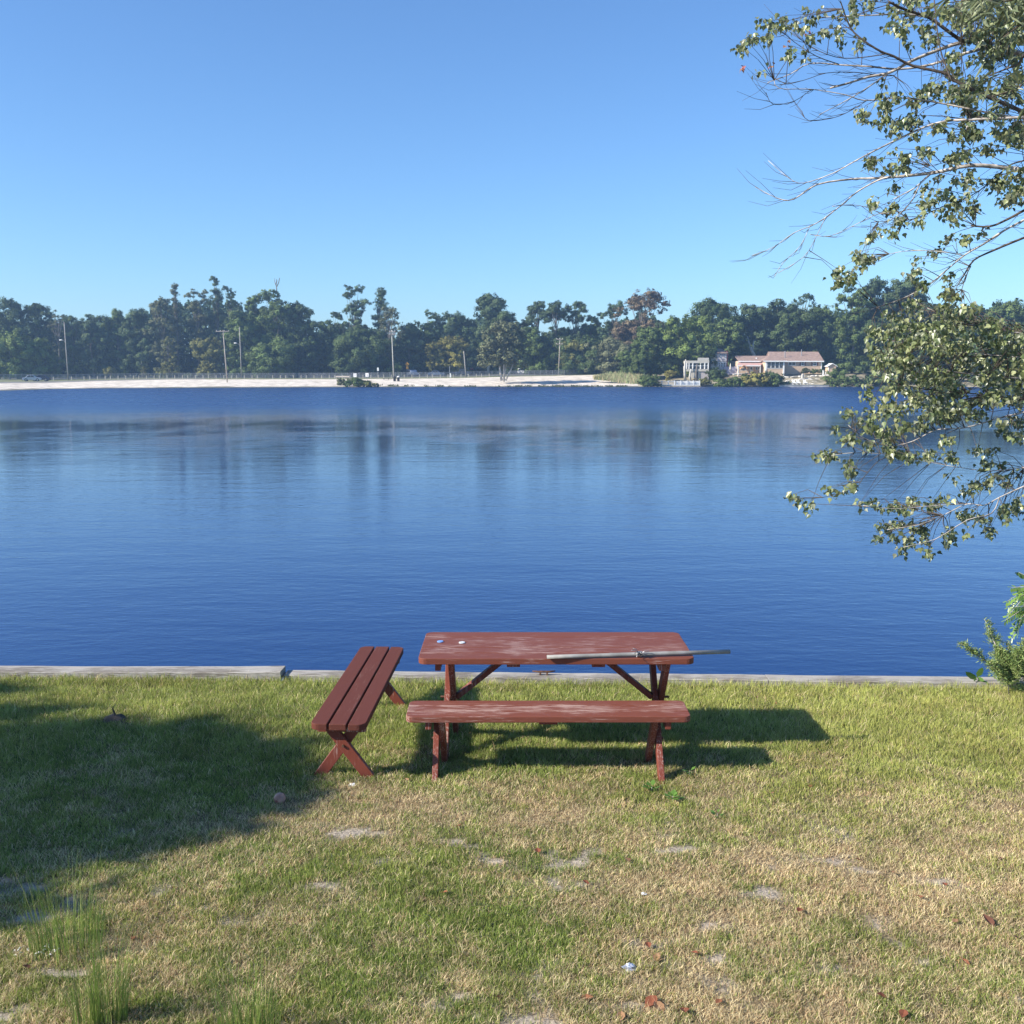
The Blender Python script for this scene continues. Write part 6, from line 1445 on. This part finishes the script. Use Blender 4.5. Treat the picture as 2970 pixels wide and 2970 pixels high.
# rocks on the bank
m_rock = mat("pale_rock", (.42, .39, .34), .95, .25, .9, c2=(.60, .56, .50)); rgk = random.Random(21)
RK = []
for s0, s1, y0, y1, n in ((2270, 2400, 1095, 1090, 17), (2285, 2345, 1106, 1098, 10), (2300, 2400, 1102, 1101, 14), (2262, 2285, 1104, 1112, 7), (2290, 2395, 1115, 1116, 10), (2130, 2175, 1086, 1083, 8), (2350, 2405, 1109, 1106, 8)):
    for k in range(n): u_ = (k + rgk.uniform(-.3, .3)) / max(1, n - 1); RK.append((s0 + (s1 - s0) * u_, y0 + (y1 - y0) * u_ + rgk.uniform(-1, 1)))
for i, (s_, y_) in enumerate(RK):
    Yk = 244 - (y_ - 1083) * .36; x = ony(s_, y_, Yk).x; z = ony(s_, y_, Yk).z
    w = rgk.uniform(.25, .6); o = MB().blob((x, Yk, z), (w, w * .7, w * .5), i, .22, 9, 6).build("boulder", m_rock); tag(o, "pale boulder among the rocks terracing the bank below the peach house", "boulder", "boulders on the bank below the peach house")
o = MB().blob(tuple(ony(2328, 1092, 238)), (.35, .3, .7), 5, .12).build("standing_stone", m_rock); tag(o, "upright pale stone standing in the middle of the rocky bank", "stone")
# low wall at the water and three white deck chairs
wq = thing("shore_wall", "low pale retaining wall at the waterline below the rocks", "wall", tuple(ony(2330, 1121, 229.5))); q = MB()
q.b2(Hx(2262, 229.5), Hx(2405, 229.5), 229.3, 229.8, WZ - .4, WZ + .32); q.build("wall", m_rock, wq, bevel=.05); q = MB(); q.b2(Hx(2262, 229.5) - .1, Hx(2405, 229.5) + .1, 229.2, 229.9, WZ + .322, WZ + .42); q.build("coping", mat("pale_coping", (.55, .52, .46), .9, .15, 1), wq)
chp = None
for s_, lab in ((2303, "white deck chair on the rocky bank, leftmost of three"), (2315.5, "white deck chair on the rocky bank, middle of three"), (2335, "white deck chair on the rocky bank, rightmost of three")):
    p = ony(s_, 1115.5, 232); 
    if chp is None:
        chp = thing("deck_chair", lab, "chair", tuple(p), "white deck chairs on the bank")
        q = MB(); q.bar(p + Vector((0, -.35, .36)), p + Vector((0, .25, .28)), .6, .05, side=(1, 0, 0)); q.build("seat", m_white, chp)
        q = MB(); q.bar(p + Vector((0, .25, .25)), p + Vector((0, .6, 1.0)), .62, .05, side=(1, 0, 0)); q.build("backrest", m_white, chp)
        for sg in (-1, 1):
            q = MB(); q.b2(p.x + sg * .36 - .06, p.x + sg * .36 + .06, p.y - .45, p.y + .4, p.z + .55, p.z + .59); q.build("armrest", m_white, chp)
            for dy_ in (-.38, .3): q = MB(); q.b2(p.x + sg * .36 - .03, p.x + sg * .36 + .03, p.y + dy_ - .05, p.y + dy_ + .05, p.z - .15, p.z + .548); q.build("leg", m_white, chp)
    else: c_ = copy_tree(chp, tuple(p)); c_['label'] = lab
# ---- cream two-storey house
GY = 247.0; cb = ony(2075, 1098, GY); cream = thing("cream_house", "cream two-storey house with a glazed porch, half hidden by pale trunks", "house", tuple(cb)); gz = cb.z - .3
def Gx(s, Y=GY): return ony(s, 1081, Y).x
def Gz(s, Y=GY): return ony(1485, s, Y).z
q = MB(); q.b2(Gx(2079), Gx(2106.5), GY, GY + 7, gz, Gz(1024)); q.build("wall", m_greysid, cream)
q = MB(); q.add([(Gx(2077), GY - .4, Gz(1025)), (Gx(2108), GY - .4, Gz(1025)), (Gx(2108), GY + 7.4, Gz(1012)), (Gx(2077), GY + 7.4, Gz(1012)), (Gx(2077), GY - .4, Gz(1022)), (Gx(2108), GY - .4, Gz(1022)), (Gx(2108), GY + 7.4, Gz(1009)), (Gx(2077), GY + 7.4, Gz(1009))], [(0, 3, 2, 1), (4, 5, 6, 7), (0, 1, 5, 4), (1, 2, 6, 5), (2, 3, 7, 6), (3, 0, 4, 7)]); q.build("roof", m_roof, cream)
q = MB(); q.extr([(Gx(2062), GY + .3, gz), (Gx(2078.5), GY + .3, gz), (Gx(2078.5), GY + .3, Gz(1024)), (Gx(2062), GY + .3, Gz(1037))], (0, 6, 0)); q.build("side_wall", m_cream, cream)
q = MB(); q.b2(Gx(2078.6), Gx(2106), GY - .1, GY - .004, Gz(1048), Gz(1046.5)); q.build("band", m_cream, cream)
for s_ in (2086, 2093, 2100): win(Gx(s_ - 2), Gx(s_ + 1.8), Gz(1064), Gz(1052), GY, cream, 1, 2)
for s_ in (2087, 2101): win(Gx(s_ - 1.6), Gx(s_ + 1.6), Gz(1035), Gz(1026), GY, cream, 1, 2)
q = MB(); q.b2(Gx(2107.5), Gx(2112.5), GY + 1, GY + 2.2, gz, Gz(1019)); ch = q.build("chimney", m_brick, cream); q = MB(); q.b2(Gx(2106.8), Gx(2113.2), GY + .9, GY + 2.3, Gz(1019) + .002, Gz(1017.5)); q.build("chimney_cap", m_brick, ch)
PY = 242.0
q = MB(); q.b2(Gx(1991, PY), Gx(2056, PY), PY, GY - .01, Gz(1053, PY), Gz(1046, PY)); q.build("porch_parapet", m_cream, cream)
q = MB(); q.b2(Gx(1991, PY), Gx(2056, PY), PY, PY + .15, Gz(1077, PY), Gz(1070.5, PY)); q.build("porch_sill_wall", m_cream, cream)
q = MB(); q.b2(Gx(1991.5, PY), Gx(2055.5, PY), PY + .3, PY + .36, Gz(1070.3, PY), Gz(1053.2, PY)); q.build("glazing", m_wglass, cream)
for s_ in (1991.5, 1998, 2009, 2031.5, 2043.5, 2054): q = MB(); q.b2(Gx(s_ - 1.3, PY), Gx(s_ + 1.3, PY), PY - .05, PY + .24, Gz(1070.4, PY), Gz(1053.1, PY)); q.build("mullion_post", m_white, cream)
q = MB(); q.b2(Gx(1991, PY), Gx(2056, PY), PY + .1, PY + .2, Gz(1061.5, PY), Gz(1060.3, PY)); q.build("transom", m_white, cream)
q = MB(); q.b2(Gx(2005, PY), Gx(2019, PY), PY + .16, PY + 1.5, Gz(1097, PY), Gz(1070.6, PY)); q.b2(Gx(2025, PY), Gx(2033, PY), PY + .16, PY + 1.5, Gz(1103, PY), Gz(1070.6, PY)); q.build("stair_tower", m_cream, cream)
q = MB(); q.b2(Gx(2034, PY), Gx(2056, PY), PY + .17, GY - .02, gz, Gz(1077.1, PY)); q.build("basement_wall", m_greysid, cream)
q = MB(); q.b2(Gx(2023, PY), Gx(2055, PY), PY + .02, PY + .12, Gz(1045.9, PY), Gz(1037.5, PY)); q.build("roof_screen", m_cream, cream)
# lavender privacy fence, umbrella
pf = thing("privacy_fence", "pale lavender grey board fence between the two houses", "fence", tuple(ony(2120, 1084, 246))); mpf = mat("lavender_boards", (.42, .41, .50), .8, .08, 2)
for k in range(4): q = MB(); a0 = 2101 + k * 9.9; q.b2(Gx(a0, 246), Gx(a0 + 9.6, 246), 246, 246.05, Gz(1086, 246), Gz(1063.5, 246)); q.build("panel", mpf, pf); q = MB(); q.b2(Gx(a0 + 9.62, 246), Gx(a0 + 9.88, 246), 245.97, 246.1, Gz(1086, 246), Gz(1062.8, 246)); q.build("post", mpf, pf)
ub = ony(2118, 1082, 243.5); um = thing("patio_umbrella", "folded cream patio umbrella standing in front of the lavender fence", "umbrella", tuple(ub)); q = MB(); q.tube([ub - Vector((0, 0, .2)), ub + Vector((0, 0, 2.1))], .04, 6); q.build("pole", m_galv, um); q = MB(); q.lathe([(.16, .75), (.22, 1.0), (.15, 1.7), (.05, 2.25)], tuple(ub), 10); q.build("canopy", mat("cream_canvas", (.62, .55, .46), .9, .1, 1), um, smooth=True)
tbp = ony(2102, 1082, 243); pt_ = thing("patio_set", "dark low patio table left of the folded umbrella", "table", tuple(tbp)); q = MB(); q.lathe([(.8, .62), (.8, .68)], tuple(tbp), 14); q.build("top", m_black, pt_)
for a_ in (45, 135, 225, 315): q = MB(); q.bar(tbp + Vector((math.cos(R(a_)) * .5, math.sin(R(a_)) * .5, -.2)), tbp + Vector((math.cos(R(a_)) * .45, math.sin(R(a_)) * .45, .618)), .06, .06); q.build("leg", m_black, pt_)
# dock with white railing
dk = thing("dock", "low wooden dock with a white railing along the water in front of the cream house", "dock", tuple(ony(1955, 1118, 229)))
DY = 229.3; dz_ = ony(1955, 1117.5, DY).z
q = MB(); q.b2(Gx(1882, DY), Gx(2032, DY), DY - .1, DY + 2.4, dz_ - .22, dz_); q.build("deck", m_boll, dk)
for k in range(8): s_ = 1886 + k * 20.5; q = MB(); q.tube([Vector((Gx(s_, DY), DY + .1, WZ - .6)), Vector((Gx(s_, DY), DY + .1, dz_ - .221))], .1, 6); q.build("pile", m_plank, dk)
for k in range(9):
    s_ = 1884 + k * 18.3; q = MB(); x = Gx(s_, DY); q.b2(x - .08, x + .08, DY, DY + .16, dz_ + .001, dz_ + 1.0); q.b2(x - .11, x + .11, DY - .03, DY + .19, dz_ + 1.001, dz_ + 1.06); q.build("railing_post", m_white, dk)
for k, (a0, a1) in enumerate(((.02, .14), (.36, .40), (.58, .62), (.84, .95))): q = MB(); q.b2(Gx(1884, DY) + .081, Gx(1884 + 8 * 18.3, DY) - .081, DY + .04, DY + .12, dz_ + a0, dz_ + a1); q.build("rail", m_white, dk)
q = MB(); q.b2(Gx(1962, DY), Gx(2030, DY), DY + .30, DY + .36, dz_ + .14, dz_ + .8)
q.build("wind_screen", m_white, dk)
# pale trunks in front of the cream house
for s_, t_, b_, Y_, w_, lab in ((1987, 1052, 1104, 241, .30, "pale double trunk tree in front of the cream house porch"), (2001.5, 1080, 1105, 240.5, .26, "short pale trunk between the porch stair and the birch"), (2020, 1066, 1105, 240.5, .22, "slim darker trunk in front of the cream porch")):
    r_ = thing("tree", lab, "tree", tuple(ony(s_, b_, Y_))); q = MB(); q.tube([ony(s_ + 1, b_ + 2, Y_), ony(s_ - 1, (b_ + t_) / 2, Y_), ony(s_ + .5, t_, Y_), ony(s_ + 2, t_ - 10, Y_)], [w_ * 1.15, w_, w_ * .8, w_ * .4], 8); q.build("trunk", m_ltrunk if s_ < 2010 else m_ftrunk, r_, smooth=True)
    if s_ < 1990: q = MB(); q.tube([ony(1987, 1095, Y_), ony(1985, 1075, Y_), ony(1984, 1062, Y_)], [.3, .22, .16], 7); q.build("trunk", m_ltrunk, r_, smooth=True)
# dead leaning stem above the peach house
q = MB(); q.tube([ony(2193, 1040, 262), ony(2183, 1022, 262), ony(2175, 1006, 262), ony(2171, 990, 262), ony(2168, 975, 262)], [.42, .38, .30, .22, .12], 8); q.tube([ony(2183, 1022, 262), ony(2185, 1004, 262), ony(2187, 985, 262)], [.2, .14, .08], 6); o = q.build("leaning_dead_trunk", m_ltrunk, smooth=True); tag(o, "pale leaning dead trunk behind the left roof of the peach house", "tree")
# glimpse of a white house behind the beach
wb_ = fpos(1730, 292); wh = thing("white_house", "white gable end glimpsed under the trees right of the beach", "house", tuple(wb_))
q = MB(); zt_ = ony(1735, 1049, 292).z; q.extr([(ony(1722, 0, 292).x, 292, wb_.z - .2), (ony(1743, 0, 292).x, 292, wb_.z - .2), (ony(1743, 0, 292).x, 292, zt_ - .8), (ony(1735, 0, 292).x, 292, zt_), (ony(1722, 0, 292).x, 292, zt_ - 1.6)], (0, 5, 0)); q.build("wall", m_white, wh)
q = MB(); x_ = ony(1735, 0, 292).x; q.extr([(x_ - 1.9, 291.6, zt_ - 2.05), (x_, 291.6, zt_ + .05), (x_ + 1.3, 291.6, zt_ - .95), (x_ + 1.3, 291.6, zt_ - .8), (x_, 291.6, zt_ + .22), (x_ - 1.9, 291.6, zt_ - 1.85)], (0, 6, 0)); q.build("roof", m_roof, wh)
# ---- air between here and there
hz_ = MB(); hz_.b2(-2400, 2400, -310, 1150, -3.2, 30.5); hz_o = hz_.build("haze", None)
m, n, l, p = new_mat("haze_air"); n.remove(p); pv = n.new("ShaderNodeVolumePrincipled"); pv.inputs["Density"].default_value = HAZE; pv.inputs["Color"].default_value = (.42, .66, 1, 1); pv.inputs["Anisotropy"].default_value = 0.2
l.new(pv.outputs[0], n["Material Output"].inputs["Volume"]); hz_o.data.materials.clear(); hz_o.data.materials.append(m); tag(hz_o, kind='stuff'); m.use_fake_user = False
